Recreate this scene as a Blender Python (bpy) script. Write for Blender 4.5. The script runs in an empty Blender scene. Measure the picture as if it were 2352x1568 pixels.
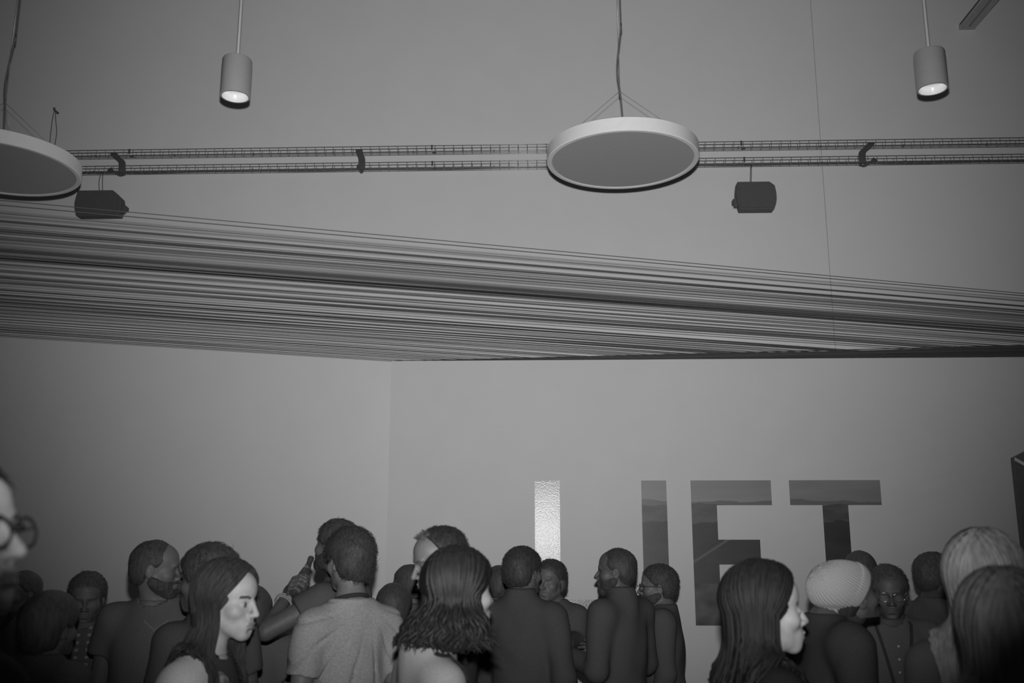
import bpy, math, random
import numpy as np
from mathutils import Vector, Matrix, Euler

random.seed(7)
rng = np.random.default_rng(7)
SC = bpy.context.scene
COL = SC.collection
R = math.radians

# ------------------------------------------------------------------ camera
F_PX, W_PX, H_PX = 2200.0, 2352.0, 1568.0
CAM_Z, PITCH = 1.72, R(12.0)
YAW = R(1.9)                              # the camera looks slightly off the back wall's normal
cam_d = bpy.data.cameras.new('camera')
cam_d.sensor_width = 36.0
cam_d.lens = F_PX / W_PX * 36.0
cam_d.clip_start, cam_d.clip_end = 0.05, 60.0
cam_d.dof.use_dof = True
cam_d.dof.focus_distance = 6.3
cam_d.dof.aperture_fstop = 2.8
cam = bpy.data.objects.new('camera', cam_d)
cam.location = (0, 0, CAM_Z)
cam.rotation_euler = (math.pi / 2 + PITCH, 0, YAW)
COL.objects.link(cam)
SC.camera = cam

# ------------------------------------------------------------------ world, flash, exposure
wld = bpy.data.worlds.new('world'); SC.world = wld; wld.use_nodes = True
wld.node_tree.nodes['Background'].inputs['Color'].default_value = (0.5, 0.5, 0.5, 1)
wld.node_tree.nodes['Background'].inputs['Strength'].default_value = 0.05

fl = bpy.data.lights.new('camera_flash', 'SPOT')
fl.energy = 1085.0
fl.spot_size = R(76.5); fl.spot_blend = 1.0
fl.shadow_soft_size = 0.02
flash = bpy.data.objects.new('camera_flash', fl)
flash.location = (0.0, 0.0, CAM_Z + 0.14)
flash.rotation_euler = (math.pi / 2 + PITCH + R(6.8), 0, YAW + R(-0.5))
COL.objects.link(flash)

SC.view_settings.view_transform = 'Standard'
SC.view_settings.look = 'None'
SC.view_settings.exposure = 0.0
SC.view_settings.gamma = 1.0
SC.view_settings.use_curve_mapping = False

# ------------------------------------------------------------------ pixel helpers
CAMROT = Matrix.Rotation(YAW, 3, 'Z')
def ray_c(px, py):
    a = (px - W_PX / 2) / F_PX
    v = -(py - H_PX / 2) / F_PX
    c, s = math.cos(PITCH), math.sin(PITCH)
    return Vector((a, c - s * v, s + c * v))
def ray(px, py): return CAMROT @ ray_c(px, py)
def at(px, py, d):
    """point seen at a pixel, at horizontal forward distance d from the camera"""
    r = ray_c(px, py)
    return Vector((0, 0, CAM_Z)) + CAMROT @ (r * (d / r.y))
WE = Vector((1, 0, 0))                                   # along the back wall, to the right
WN = Vector((0, -1, 0))                                  # out of the back wall, towards the room
WALL_D, PART_D = 8.0, 0.42
W0 = CAMROT @ Vector((0, WALL_D, 0))
def on_wall(px, py, off=0.0):
    """point where the pixel's ray meets the plane standing off metres in front of the back wall"""
    o = Vector((0, 0, CAM_Z)); r = ray(px, py)
    p0 = W0 + WN * off
    return o + r * ((p0 - o).dot(WN) / r.dot(WN))
def wuz(px, py, off=0.0):
    p = on_wall(px, py, off)
    return (p - W0).dot(WE), p.z
def W3(u, z, off=0.0):
    return Vector((W0.x, W0.y, z)) + WE * u + WN * off

# ------------------------------------------------------------------ materials
def mat(name, v, rough=0.8, spec=0.2, metal=0.0, var=0.12, scale=30.0, bump=0.0, bscale=200.0, stretch=(1, 1, 1)):
    m = bpy.data.materials.new(name); m.use_nodes = True
    nt = m.node_tree; b = nt.nodes['Principled BSDF']
    b.inputs['Roughness'].default_value = rough
    b.inputs['Specular IOR Level'].default_value = spec
    b.inputs['Metallic'].default_value = metal
    tc = nt.nodes.new('ShaderNodeTexCoord'); mp = nt.nodes.new('ShaderNodeMapping')
    mp.inputs['Scale'].default_value = stretch
    nt.links.new(tc.outputs['Object'], mp.inputs['Vector'])
    n = nt.nodes.new('ShaderNodeTexNoise'); n.inputs['Scale'].default_value = scale; n.inputs['Detail'].default_value = 4
    nt.links.new(mp.outputs['Vector'], n.inputs['Vector'])
    rmp = nt.nodes.new('ShaderNodeMapRange')
    rmp.inputs['From Min'].default_value = 0.3; rmp.inputs['From Max'].default_value = 0.7
    rmp.inputs['To Min'].default_value = v * (1 - var); rmp.inputs['To Max'].default_value = v * (1 + var)
    nt.links.new(n.outputs['Fac'], rmp.inputs['Value'])
    nt.links.new(rmp.outputs['Result'], b.inputs['Base Color'])
    if bump > 0:
        n2 = nt.nodes.new('ShaderNodeTexNoise'); n2.inputs['Scale'].default_value = bscale; n2.inputs['Detail'].default_value = 3
        nt.links.new(mp.outputs['Vector'], n2.inputs['Vector'])
        bp = nt.nodes.new('ShaderNodeBump'); bp.inputs['Strength'].default_value = bump; bp.inputs['Distance'].default_value = 0.004
        nt.links.new(n2.outputs['Fac'], bp.inputs['Height']); nt.links.new(bp.outputs['Normal'], b.inputs['Normal'])
    return m
def emit(name, v, s):
    m = bpy.data.materials.new(name); m.use_nodes = True
    b = m.node_tree.nodes['Principled BSDF']
    b.inputs['Base Color'].default_value = (v, v, v, 1)
    b.inputs['Emission Color'].default_value = (1, 1, 1, 1); b.inputs['Emission Strength'].default_value = s
    return m

M = {}
M['wall'] = mat('painted_wall', 0.80, 0.75, 0.2, var=0.015, scale=3, bump=0.06, bscale=120)
M['partition'] = mat('painted_partition', 0.70, 0.75, 0.2, var=0.015, scale=4, bump=0.06, bscale=120)  # toned below the wall to even out the stronger flash on it
M['side_wall'] = mat('painted_side_wall', 0.3, 0.8, 0.2, var=0.03, scale=3)
M['floor'] = mat('concrete_floor', 0.10, 0.5, 0.3, var=0.15, scale=4)
M['ceiling'] = mat('ceiling_paint', 0.25, 0.9, 0.1, var=0.03, scale=2)
M['seam'] = mat('wall_joint', 0.3, 0.9, 0.1, var=0.05)
M['white_metal'] = mat('white_lacquer', 0.80, 0.35, 0.5, var=0.02)
M['diffuser'] = mat('frosted_diffuser', 0.42, 0.6, 0.3, var=0.02)
M['cyl'] = mat('grey_lacquer', 0.42, 0.4, 0.4, var=0.02)
M['cord'] = mat('pale_cord', 0.85, 0.6, 0.3, var=0.03)
M['cable'] = mat('grey_cable', 0.16, 0.6, 0.3, var=0.05)
M['steel'] = mat('zinc_wire', 0.30, 0.28, 0.7, metal=0.5, var=0.1)
M['black_metal'] = mat('black_metal', 0.10, 0.6, 0.3, var=0.05)
M['speaker'] = mat('black_speaker', 0.12, 0.7, 0.2, var=0.05)
M['string'] = mat('dark_string', 0.095, 0.9, 0.05, var=0.1, scale=60)
M['string_pale'] = mat('grey_string', 0.17, 0.9, 0.05, var=0.1, scale=60)
M['beam'] = mat('grey_beam', 0.45, 0.7, 0.2, var=0.05)
M['black_panel'] = mat('black_panel', 0.10, 0.7, 0.2, var=0.05)
M['trim'] = mat('grey_trim', 0.5, 0.6, 0.2, var=0.03)
M['lamp'] = emit('lamp_glow', 0.8, 5.0)
M['reflector'] = mat('bright_reflector', 0.65, 0.25, 0.6, var=0.02)

# ------------------------------------------------------------------ mesh helpers
def tag(o, label=None, cat=None, group=None, kind=None):
    if label: o['label'] = label
    if cat: o['category'] = cat
    if group: o['group'] = group
    if kind: o['kind'] = kind
    return o
def link(name, me, m=None, parent=None, smooth=False):
    if m is not None:
        me.materials.clear()
        for x in (m if isinstance(m, (list, tuple)) else [m]): me.materials.append(x)
    if smooth:
        me.polygons.foreach_set('use_smooth', [True] * len(me.polygons))
    o = bpy.data.objects.new(name, me); COL.objects.link(o)
    if parent is not None: o.parent = parent
    return o
def mesh(name, vs, fs):
    me = bpy.data.meshes.new(name)
    me.from_pydata([tuple(v) for v in vs], [], [tuple(int(i) for i in f) for f in fs]); me.update()
    return me
def npmesh(name, V, Q):
    """fast mesh from float (n,3) and quads (m,4)"""
    me = bpy.data.meshes.new(name)
    V = np.ascontiguousarray(V, np.float32); Q = np.ascontiguousarray(Q, np.int32)
    me.vertices.add(len(V)); me.vertices.foreach_set('co', V.ravel())
    me.loops.add(Q.size); me.loops.foreach_set('vertex_index', Q.ravel())
    me.polygons.add(len(Q)); me.polygons.foreach_set('loop_start', np.arange(0, Q.size, 4, dtype=np.int32))
    me.update(calc_edges=True)
    return me
def empty(name, loc=(0, 0, 0), rz=0.0):
    o = bpy.data.objects.new(name, None); COL.objects.link(o)
    o.location = loc; o.rotation_euler = (0, 0, rz); o.empty_display_size = 0.1
    return o
def frame_box(c, ax, ay, az, hx, hy, hz):
    c = Vector(c)
    vs = [c + ax * (sx * hx) + ay * (sy * hy) + az * (sz * hz) for sx in (-1, 1) for sy in (-1, 1) for sz in (-1, 1)]
    fs = [(0, 1, 3, 2), (4, 6, 7, 5), (0, 4, 5, 1), (2, 3, 7, 6), (0, 2, 6, 4), (1, 5, 7, 3)]
    return vs, fs
X, Y, Z = Vector((1, 0, 0)), Vector((0, 1, 0)), Vector((0, 0, 1))
class MB:
    def __init__(s): s.v = []; s.f = []
    def add(s, vf):
        n = len(s.v); s.v += list(vf[0]); s.f += [tuple(i + n for i in f) for f in vf[1]]; return s
    def box(s, c, hx, hy, hz, ax=X, ay=Y, az=Z): return s.add(frame_box(c, ax, ay, az, hx, hy, hz))
    def tube(s, pts, r, n=6, closed=False): return s.add(tube(pts, r, n, closed))
    def lathe(s, prof, n=48, c=(0, 0, 0), cap=(False, False)):
        n0 = len(s.v); m = len(prof); c = Vector(c)
        for (r, z) in prof:
            for k in range(n):
                a = 2 * math.pi * k / n
                s.v.append(c + Vector((r * math.cos(a), r * math.sin(a), z)))
        for i in range(m - 1):
            for k in range(n):
                k2 = (k + 1) % n
                s.f.append((n0 + i * n + k, n0 + i * n + k2, n0 + (i + 1) * n + k2, n0 + (i + 1) * n + k))
        if cap[0]: s.f.append(tuple(n0 + k for k in range(n))[::-1])
        if cap[1]: s.f.append(tuple(n0 + (m - 1) * n + k for k in range(n)))
        return s
    def prism(s, poly, ax, ay, az, c, h):
        """polygon in (ax, ay) extruded by +-h along az about c"""
        n0 = len(s.v); n = len(poly); c = Vector(c)
        for sg in (-1, 1):
            for (a, b) in poly: s.v.append(c + ax * a + ay * b + az * (h * sg))
        s.f.append(tuple(n0 + i for i in range(n))[::-1]); s.f.append(tuple(n0 + n + i for i in range(n)))
        for i in range(n):
            j = (i + 1) % n; s.f.append((n0 + i, n0 + j, n0 + n + j, n0 + n + i))
        return s
    def build(s, name, m, parent=None, smooth=False):
        return link(name, mesh(name, s.v, s.f), m, parent, smooth)
def tube(pts, r, n=6, closed=False):
    pts = [Vector(p) for p in pts]; vs, fs = [], []; m = len(pts)
    rs = r if isinstance(r, (list, tuple)) else [r] * m
    prev = None
    for i, p in enumerate(pts):
        if closed: t = pts[(i + 1) % m] - pts[i - 1]
        else: t = pts[min(i + 1, m - 1)] - pts[max(i - 1, 0)]
        t.normalize()
        if prev is None:
            up = Z if abs(t.z) < 0.9 else X
            a = t.cross(up).normalized()
        else:
            a = (prev - t * prev.dot(t)).normalized()
        prev = a; b = t.cross(a)
        for k in range(n):
            g = 2 * math.pi * k / n
            vs.append(p + a * (math.cos(g) * rs[i]) + b * (math.sin(g) * rs[i]))
    for i in range(m if closed else m - 1):
        i2 = (i + 1) % m
        for k in range(n):
            k2 = (k + 1) % n
            fs.append((i * n + k, i * n + k2, i2 * n + k2, i2 * n + k))
    if not closed:
        fs.append(tuple(range(n))[::-1]); fs.append(tuple((m - 1) * n + k for k in range(n)))
    return vs, fs
def arc(p0, p1, p2, n=8):
    p0, p1, p2 = Vector(p0), Vector(p1), Vector(p2)
    return [p0 * (1 - t) ** 2 + p1 * 2 * t * (1 - t) + p2 * t * t for t in [i / n for i in range(n + 1)]]
def spline(pts, n=8):
    """Catmull-Rom through the points"""
    P = [Vector(p) for p in pts]; P = [P[0] * 2 - P[1]] + P + [P[-1] * 2 - P[-2]]; out = []
    for i in range(1, len(P) - 2):
        for k in range(n):
            t = k / n; a, b, c, d = P[i - 1], P[i], P[i + 1], P[i + 2]
            out.append(0.5 * ((2 * b) + (c - a) * t + (2 * a - 5 * b + 4 * c - d) * t * t + (3 * b - a - 3 * c + d) * t ** 3))
    out.append(P[-2]); return out

# ------------------------------------------------------------------ setting
CEIL = 7.4
XL, XR, YB = -7.5, 11.5, -3.0
MB().box((2, 3.0, -0.05), 10, 7.5, 0.05).build('floor', M['floor'])['kind'] = 'structure'
MB().box((2, 3.0, CEIL + 0.05), 10, 7.5, 0.05).build('ceiling', M['ceiling'])['kind'] = 'structure'
# back wall in two sheets with an open joint (the thin vertical seam at the right)
us, _ = wuz(1890, 400)
u0, u1 = -7.9, 12.0
wb = MB()
gap = 0.0022
for (a, b) in ((u0, us - gap), (us + gap, u1)):
    wb.box(W3((a + b) / 2, CEIL / 2, -0.06), (b - a) / 2, 0.06, CEIL / 2, WE, WN, Z)
wall_back = wb.build('wall_back', M['wall']); wall_back['kind'] = 'structure'
o = MB().box(W3(us, CEIL / 2, -0.04), 0.02, 0.03, CEIL / 2, WE, WN, Z).build('joint_strip', M['seam'], wall_back)
MB().box((XL - 0.06, 3, CEIL / 2), 0.06, 7.0, CEIL / 2).build('wall_left', M['side_wall'])['kind'] = 'structure'
MB().box((XR + 0.06, 3, CEIL / 2), 0.06, 7.0, CEIL / 2).build('wall_right', M['side_wall'])['kind'] = 'structure'
# lower projecting wall that carries the letters; its top edge is where the strings are fixed
pu, PZ = wuz(900, 829, PART_D)
part = MB().box(W3((pu + u1 - 0.6) / 2, PZ / 2, PART_D / 2), (u1 - 0.6 - pu) / 2, PART_D / 2, PZ / 2, WE, WN, Z).build('wall_front', M['partition'])
part['kind'] = 'structure'
tag(part, 'lower projecting grey-white wall carrying the large letters')

# ------------------------------------------------------------------ letters L I F T
def landscape(name, sky, hill, dark, gloss, metal=0.0, bump=0.0):
    m = bpy.data.materials.new(name); m.use_nodes = True
    nt = m.node_tree; L = nt.links; b = nt.nodes['Principled BSDF']
    tc = nt.nodes.new('ShaderNodeTexCoord'); sp = nt.nodes.new('ShaderNodeSeparateXYZ'); L.new(tc.outputs['Object'], sp.inputs[0])
    def math_(op, a, c):
        n = nt.nodes.new('ShaderNodeMath'); n.operation = op
        for i, x in enumerate((a, c)):
            if isinstance(x, (int, float)): n.inputs[i].default_value = x
            else: L.new(x, n.inputs[i])
        return n.outputs[0]
    def ridge(freq, seed, base, amp, slope=0.0):
        cb = nt.nodes.new('ShaderNodeCombineXYZ'); L.new(math_('MULTIPLY', sp.outputs['X'], freq), cb.inputs['X']); cb.inputs['Y'].default_value = seed
        n = nt.nodes.new('ShaderNodeTexNoise'); n.inputs['Scale'].default_value = 1.0; n.inputs['Detail'].default_value = 5; L.new(cb.outputs[0], n.inputs['Vector'])
        h = math_('ADD', math_('MULTIPLY', math_('SUBTRACT', n.outputs['Fac'], 0.5), amp), base)
        if slope: h = math_('ADD', h, math_('MULTIPLY', sp.outputs['X'], slope))
        return math_('LESS_THAN', sp.outputs['Z'], h)
    def mix(f, a, c):
        n = nt.nodes.new('ShaderNodeMix'); n.data_type = 'FLOAT'
        L.new(f, n.inputs[0])
        for i, x in ((2, a), (3, c)):
            if isinstance(x, (int, float)): n.inputs[i].default_value = x
            else: L.new(x, n.inputs[i])
        return n.outputs[0]
    def cloud(sx, sz, lo, hi, seed=0.0):
        mp = nt.nodes.new('ShaderNodeMapping'); mp.inputs['Scale'].default_value = (sx, 1, sz); mp.inputs['Location'].default_value = (seed, 0, 0)
        L.new(tc.outputs['Object'], mp.inputs['Vector'])
        n = nt.nodes.new('ShaderNodeTexNoise'); n.inputs['Scale'].default_value = 1.0; n.inputs['Detail'].default_value = 6; L.new(mp.outputs[0], n.inputs['Vector'])
        r = nt.nodes.new('ShaderNodeMapRange'); r.inputs['From Min'].default_value = 0.3; r.inputs['From Max'].default_value = 0.72
        r.inputs['To Min'].default_value = lo; r.inputs['To Max'].default_value = hi; L.new(n.outputs['Fac'], r.inputs['Value'])
        return r.outputs[0]
    c = cloud(1.2, 9, sky * 0.88, sky * 1.15)
    c = mix(ridge(1.6, 0.3, LT - 0.155, 0.16), c, (sky * 0.45 + hill * 0.55))
    c = mix(ridge(2.2, 4.7, LT - 0.20, 0.16), c, cloud(4, 14, hill * 0.75, hill * 1.6, 3))
    c = mix(ridge(2.6, 9.1, LT - 0.33, 0.22), c, cloud(5, 9, dark * 0.8, dark * 1.25, 7))
    # pale road across the dark slope
    rd = math_('LESS_THAN', math_('ABSOLUTE', math_('SUBTRACT', math_('SUBTRACT', sp.outputs['Z'], LT - 0.62), math_('MULTIPLY', math_('SUBTRACT', sp.outputs['X'], ROADX), 0.62)), 0), 0.011)
    rd = math_('MULTIPLY', rd, math_('LESS_THAN', sp.outputs['X'], F3))
    c = mix(rd, c, hill * 1.25)
    low = math_('LESS_THAN', sp.outputs['Z'], LT - 0.78)
    c = mix(low, c, cloud(7, 9, dark * 0.7, hill * 1.35, 11))
    L.new(c, b.inputs['Base Color'])
    b.inputs['Roughness'].default_value = gloss; b.inputs['Metallic'].default_value = metal
    b.inputs['Specular IOR Level'].default_value = 0.45
    if bump:
        n2 = nt.nodes.new('ShaderNodeTexNoise'); n2.inputs['Scale'].default_value = 90; n2.inputs['Detail'].default_value = 3
        L.new(tc.outputs['Object'], n2.inputs['Vector'])
        bp = nt.nodes.new('ShaderNodeBump'); bp.inputs['Strength'].default_value = bump; bp.inputs['Distance'].default_value = 0.003
        L.new(n2.outputs['Fac'], bp.inputs['Height']); L.new(bp.outputs['Normal'], b.inputs['Normal'])
    return m
def lu(px, py=1270): return wuz(px, py, PART_D)[0]
def lz(py, px=1600): return wuz(px, py, PART_D)[1]
LT, LB = lz(1103), lz(1436)
B1, B2, B3 = lz(1160), lz(1239), lz(1296)
F0, F1, F2, F3 = lu(1592), lu(1651), lu(1779), lu(1747)
ROADX = F0
M['print'] = landscape('landscape_print', 0.25, 0.09, 0.048, 0.42, bump=0.08)
M['foil'] = landscape('foil_landscape_print', 0.25, 0.18, 0.15, 0.25, 0.0, bump=0.22)
LU0 = lu(1229)
sw = lu(1287) - LU0                      # stroke width
I0 = lu(1477)
T0, T1, T2, T3 = lu(1812, 1110), lu(2021, 1110), lu(1890, 1180), lu(1949, 1180)
def letter(name, rects, m, label):
    b = MB()
    for (a, c, z0, z1) in rects:
        b.box(W3((a + c) / 2, (z0 + z1) / 2, PART_D + 0.003) , (c - a) / 2, 0.002, (z1 - z0) / 2, WE, WN, Z)
    # keep the wall frame as object space so that the print runs on from letter to letter
    mw = Matrix(((1, 0, 0, W0.x), (0, 1, 0, W0.y), (0, 0, 1, 0), (0, 0, 0, 1)))
    inv = mw.inverted(); b.v = [inv @ Vector(v) for v in b.v]
    o = b.build(name, m); o.matrix_world = mw
    return tag(o, label, 'letter', 'large wall letters')
letter('letter_l', [(LU0, LU0 + sw, LB, LT), (LU0 + sw, lu(1402), LB, lz(1377))], M['foil'], 'letter L in shiny foil with flash glare on the wall')
letter('letter_i', [(I0, I0 + sw, LB, LT)], M['print'], 'letter I with dark hill print, plain upright bar between L and F')
letter('letter_f', [(F0, F1, LB, LT), (F1, F2, B1, LT), (F1, F3, B3, B2)], M['print'], 'letter F with hill and pale road print on the wall')
letter('letter_t', [(T0, T1, B1, LT), (T2, T3, LB, B1)], M['print'], 'letter T with cloudy sky print on its crossbar')

# ------------------------------------------------------------------ cable trays
TW, TH = 0.062, 0.058
def cable_tray(py_top, label, nwire_extra):
    # front top rim seen at py_top in the middle of the frame
    off = 0.03 + TW
    z1 = on_wall(1176, py_top, off).z; z0 = z1 - TH
    ua, ub = -5.6, 5.6
    root = empty('cable_tray', W3(0, z0, 0)); tag(root, label, 'cable tray', 'wire basket cable trays along the wall')
    def T(u, z, of): return W3(u, z, of) - W3(0, z0, 0)
    lev = [(z1, off), (z1 - TH * 0.42, off), (z0, off), (z0, 0.03 + TW * 0.5), (z0, 0.03), (z0 + TH * 0.55, 0.03), (z1, 0.03)]
    for (z, of) in lev:
        MB().tube([T(ua, z, of), T(ub, z, of)], 0.0033, 6).build('long_wire', M['steel'], root, True)
    u_pts = [(z1 + 0.002, off + 0.003), (z0 - 0.002, off + 0.003), (z0 - 0.002, 0.028), (z1 + 0.002, 0.028)]
    me = mesh('cross_wire', *tube([T(0, z, of) for (z, of) in u_pts], 0.0027, 4)); me.materials.append(M['steel'])
    n = int((ub - ua) / 0.082)
    for i in range(n + 1):
        u = ua + i * 0.082 + random.uniform(-0.002, 0.002)
        c = bpy.data.objects.new('cross_wire', me); COL.objects.link(c); c.parent = root; c.location = WE * u
    # splice clips
    for px in nwire_extra:
        u = wuz(px, py_top + 10, off)[0]
        b = MB().box(T(u, z1 - TH * .3, off + .006), 0.007, 0.005, TH * 0.36, WE, WN, Z)
        b.box(T(u + 0.02, z0 - 0.003, off - 0.01), 0.016, 0.012, 0.006, WE, WN, Z)
        b.build('splice_clip', M['black_metal'], root)
    for u in [ua + 0.4 + k * 0.72 for k in range(15)]:
        MB().box(T(u, z0 + TH * .6, 0.0145), 0.006, 0.0142, 0.007, WE, WN, Z).build('wall_bracket', M['steel'], root)
    return root, z0, z1, off
tr1, t1z0, t1z1, toff = cable_tray(332, 'upper of the two wire basket trays running along the wall', (298, 992, 1703))
tr2, t2z0, t2z1, _ = cable_tray(369, 'lower wire basket tray holding cables just above the speakers', (993, 1710))
# cables lying in the trays
for (z0, n, lab) in ((t2z0, 3, 'thick dark cables lying in the lower wire tray'),):
    root = empty('cable_bundle', W3(0, z0, 0.05)); tag(root, lab, 'cable')
    for k in range(n):
        pts = []
        for i in range(41):
            u = -5.5 + i * 0.275
            pts.append(W3(u, z0 + 0.009 + 0.003 * math.sin(i * 1.3 + k), 0.04 + 0.012 * k + 0.004 * math.sin(i * 0.7 + 2 * k)) - root.location)
        MB().tube(pts, 0.0052, 6).build('cable', M['black_metal'], root, True)

# Z-shaped clamps that tie the two trays
def clamp(px, lean, label):
    u = wuz(px, 372, toff)[0]
    root = empty('tray_clamp', W3(u, t2z0 - 0.03, toff)); tag(root, label, 'clamp', 'dark clamps on the cable trays')
    o0 = root.location
    def T(du, z, of): return W3(u + du, z, of) - o0
    b = MB()
    for k in range(5):
        s = (k - 2) * 0.011
        b.tube(spline([T(-0.088 * lean + s, t1z0 + 0.018, toff + 0.014), T(-0.045 * lean + s, t1z0 - 0.028, toff + 0.018), T(-0.004 * lean + s, t1z0 - 0.066, toff + 0.02),
                       T(0.004 * lean + s, t2z1 - 0.03, toff + 0.02), T(-0.005 * lean + s, t2z0 - 0.012, toff + 0.015)], 5), 0.009, 6)
    b.build('strap', M['black_metal'], root, True)
    b = MB()
    for k in range(4):
        b.tube(spline([T(0.03 * lean, t2z0 - 0.012 - 0.006 * k, toff + 0.012), T(-0.01 * lean, t2z0 - 0.035 + 0.002 * k, toff), T(-0.06 * lean, t2z0 - 0.012 + 0.004 * k, toff + 0.012),
                       T((-0.10 - 0.008 * k) * lean, t2z0 + 0.034 - 0.008 * k, toff + 0.012)], 5), 0.0085, 6)
    b.build('tie', M['black_metal'], root, True)
clamp(283, 1, 'dark clamp tying the trays above the left speaker')
clamp(832, 0.35, 'dark clamp tying the trays midway between speaker and disc lamp')
clamp(1980, -1, 'dark clamp tying the trays right of the right speaker')

# ------------------------------------------------------------------ speakers
def speaker(px0, px1, py0, py1, mirror, label):
    off = 0.125
    ua, z1 = wuz(px0, py0, off); ub, z0 = wuz(px1, py1, off)
    w, h = ub - ua, z1 - z0; uc, zc = (ua + ub) / 2, (z0 + z1) / 2
    root = empty('wall_speaker', W3(uc, zc, 0)); tag(root, label, 'speaker', 'black wall speakers under the trays')
    s = -1 if mirror else 1
    prof = [(-0.45, 0.5), (0.30, 0.5), (0.48, 0.2), (0.5, -0.02), (0.5, -0.2), (0.46, -0.5), (-0.44, -0.5), (-0.49, -0.2), (-0.5, 0.0), (-0.48, 0.25)]
    if mirror: prof = [(-0.46, 0.5), (0.34, 0.5), (0.47, 0.36), (0.5, 0.1), (0.5, -0.1), (0.48, -0.28), (0.42, -0.5), (-0.42, -0.5), (-0.48, -0.2), (-0.5, 0.1), (-0.49, 0.25)]
    b = MB().prism([(a * w, c * h) for (a, c) in prof], WE, Z, WN, WN * (off - 0.05), 0.05)
    body = b.build('cabinet', M['speaker'], root)
    bv = body.modifiers.new('bevel', 'BEVEL'); bv.width = 0.006; bv.segments = 2
    g = MB().prism([(a * w * 0.9, c * h * 0.88) for (a, c) in prof], WE, Z, WN, WN * (off + 0.003), 0.003)
    g.build('grille', M['speaker'], body)
    e = s * w * 0.53
    br = MB().prism([(s * w * .47, -h * .04), (s * w * .555, -h * .11), (s * w * .55, -h * .36), (s * w * .46, -h * .36)][::s], WE, Z, WN, WN * 0.075, 0.02)
    br.box(WN * 0.038 - Z * (h * .12) + WE * (s * w * .5), 0.02, 0.038, 0.02, WE, WN, Z)
    br.build('mount_bracket', M['speaker'], root)
    for dk in (-0.012, 0.014) if not mirror else (-0.003, 0.003):
        top = Vector((0, 0, t2z0 - zc)) + WN * 0.09 + WE * dk * 0.6
        cpx = -0.0 if not mirror else -0.10 * w
        b0 = Z * (h * 0.49) + WN * 0.075 + WE * (cpx + dk)
        mid = (top + b0) / 2 + WE * (-0.02 if dk < 0 else (0.0 if not mirror else -0.012)) + WN * 0.02
        MB().tube(arc(b0, mid, top + WE * (0 if not mirror else cpx * 0.7)), 0.0032, 6).build('cable', M['black_metal'], root, True)
speaker(173, 275, 437, 494, False, 'black wall speaker left, beside the cut-off disc lamp')
speaker(1690, 1786, 417, 480, True, 'black wall speaker right of the round disc lamp')

# ------------------------------------------------------------------ disc lamps
def disc_lamp(pxc, pyc, wid_px, apex, top_px, label, spin):
    d = 5.75
    c = at(pxc, pyc, d)
    r = wid_px / F_PX * d * 0.5 / math.cos(0.0)
    r *= 1.055
    th = 0.090
    root = empty('disc_lamp', c); tag(root, label, 'lamp', 'round disc lamps hanging from the ceiling')
    b = MB().lathe([(r - 0.035, 0.006), (r - 0.028, 0.0), (r - 0.006, 0.0), (r, 0.006), (r, th - 0.006), (r - 0.008, th), (0.02, th)], 96, cap=(False, True))
    rim = b.build('housing', M['white_metal'], root, True)
    md = rim.modifiers.new('split', 'EDGE_SPLIT'); md.split_angle = R(35)
    MB().lathe([(0.0005, 0.010), (r - 0.033, 0.007)], 96).build('diffuser', M['diffuser'], rim)
    MB().lathe([(r - 0.0345, 0.0075), (r - 0.033, 0.004), (r - 0.029, 0.002)], 96).build('gasket', M['cable'], rim, True)
    ap = at(*apex, d) - c
    for k, a in enumerate((200, 322, 80)):
        a = R(a + spin); q = Vector((math.cos(a) * r * 0.86, math.sin(a) * r * 0.86, th - 0.002))
        w_ = MB().tube([q, ap], 0.0012, 5).build('suspension_wire', M['steel'], root, True)
        MB().lathe([(0.008, th - 0.002), (0.008, th + 0.012), (0.003, th + 0.016)], 10, (q.x, q.y, 0), (True, True)).build('wire_grip', M['steel'], w_)
    MB().lathe([(0.004, -0.02), (0.006, -0.015), (0.006, 0.03), (0.003, 0.035)], 10, ap, (True, True)).build('wire_joint', M['cable'], root)
    zt = CEIL - 0.03 - c.z
    up = Vector((ap.x, ap.y, zt))
    MB().tube([ap, up], 0.0024, 5).build('hanger_wire', M['steel'], root, True)
    pts = [Vector((0.02, 0.0, th)), ap + Vector((0.006, -0.004, -0.04)), ap + Vector((-0.012, -0.004, 0.12)), ap + Vector((-0.01, 0, 0.22)), ap + Vector((0.003, -0.004, 0.33)),
           ap + Vector((0.02, -0.004, 0.48)), ap + Vector((0.018, 0, 0.6)), up + Vector((0.01, 0, -0.4)), up]
    MB().tube(spline(pts, 6), 0.0056, 6).build('power_cable', M['cable'], root, True)
    MB().lathe([(0.05, -0.03), (0.05, 0.02), (0.046, 0.03)], 24, up, (True, True)).build('ceiling_cup', M['white_metal'], root)
    return c
disc_lamp(1430, 372, 350, (1423, 210), 0, 'large white round disc lamp hanging in the middle, unlit', 0)
disc_lamp(-4, 390, 352, (12, 236), 0, 'white round disc lamp cut off by the left picture edge', 25)

# loose cable loop on a wall hook beside the left disc lamp
hk = on_wall(131, 258, 0.02)
root = empty('cable_loop', hk); tag(root, 'thin loose cable loop hung on a small hook near the left disc lamp', 'cable')
MB().tube([WN * -0.018, WN * 0.05, WN * 0.055 + Z * 0.02], 0.010, 8).build('hook', M['black_metal'], root, True)
lp = lambda px, py: on_wall(px, py, 0.05) - hk
MB().tube(spline([lp(113, 345), lp(117, 300), lp(122, 265), lp(127, 255), lp(128, 275), lp(130, 305), lp(124, 345)], 6), 0.0035, 6).build('cable', M['cable'], root, True)

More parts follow.
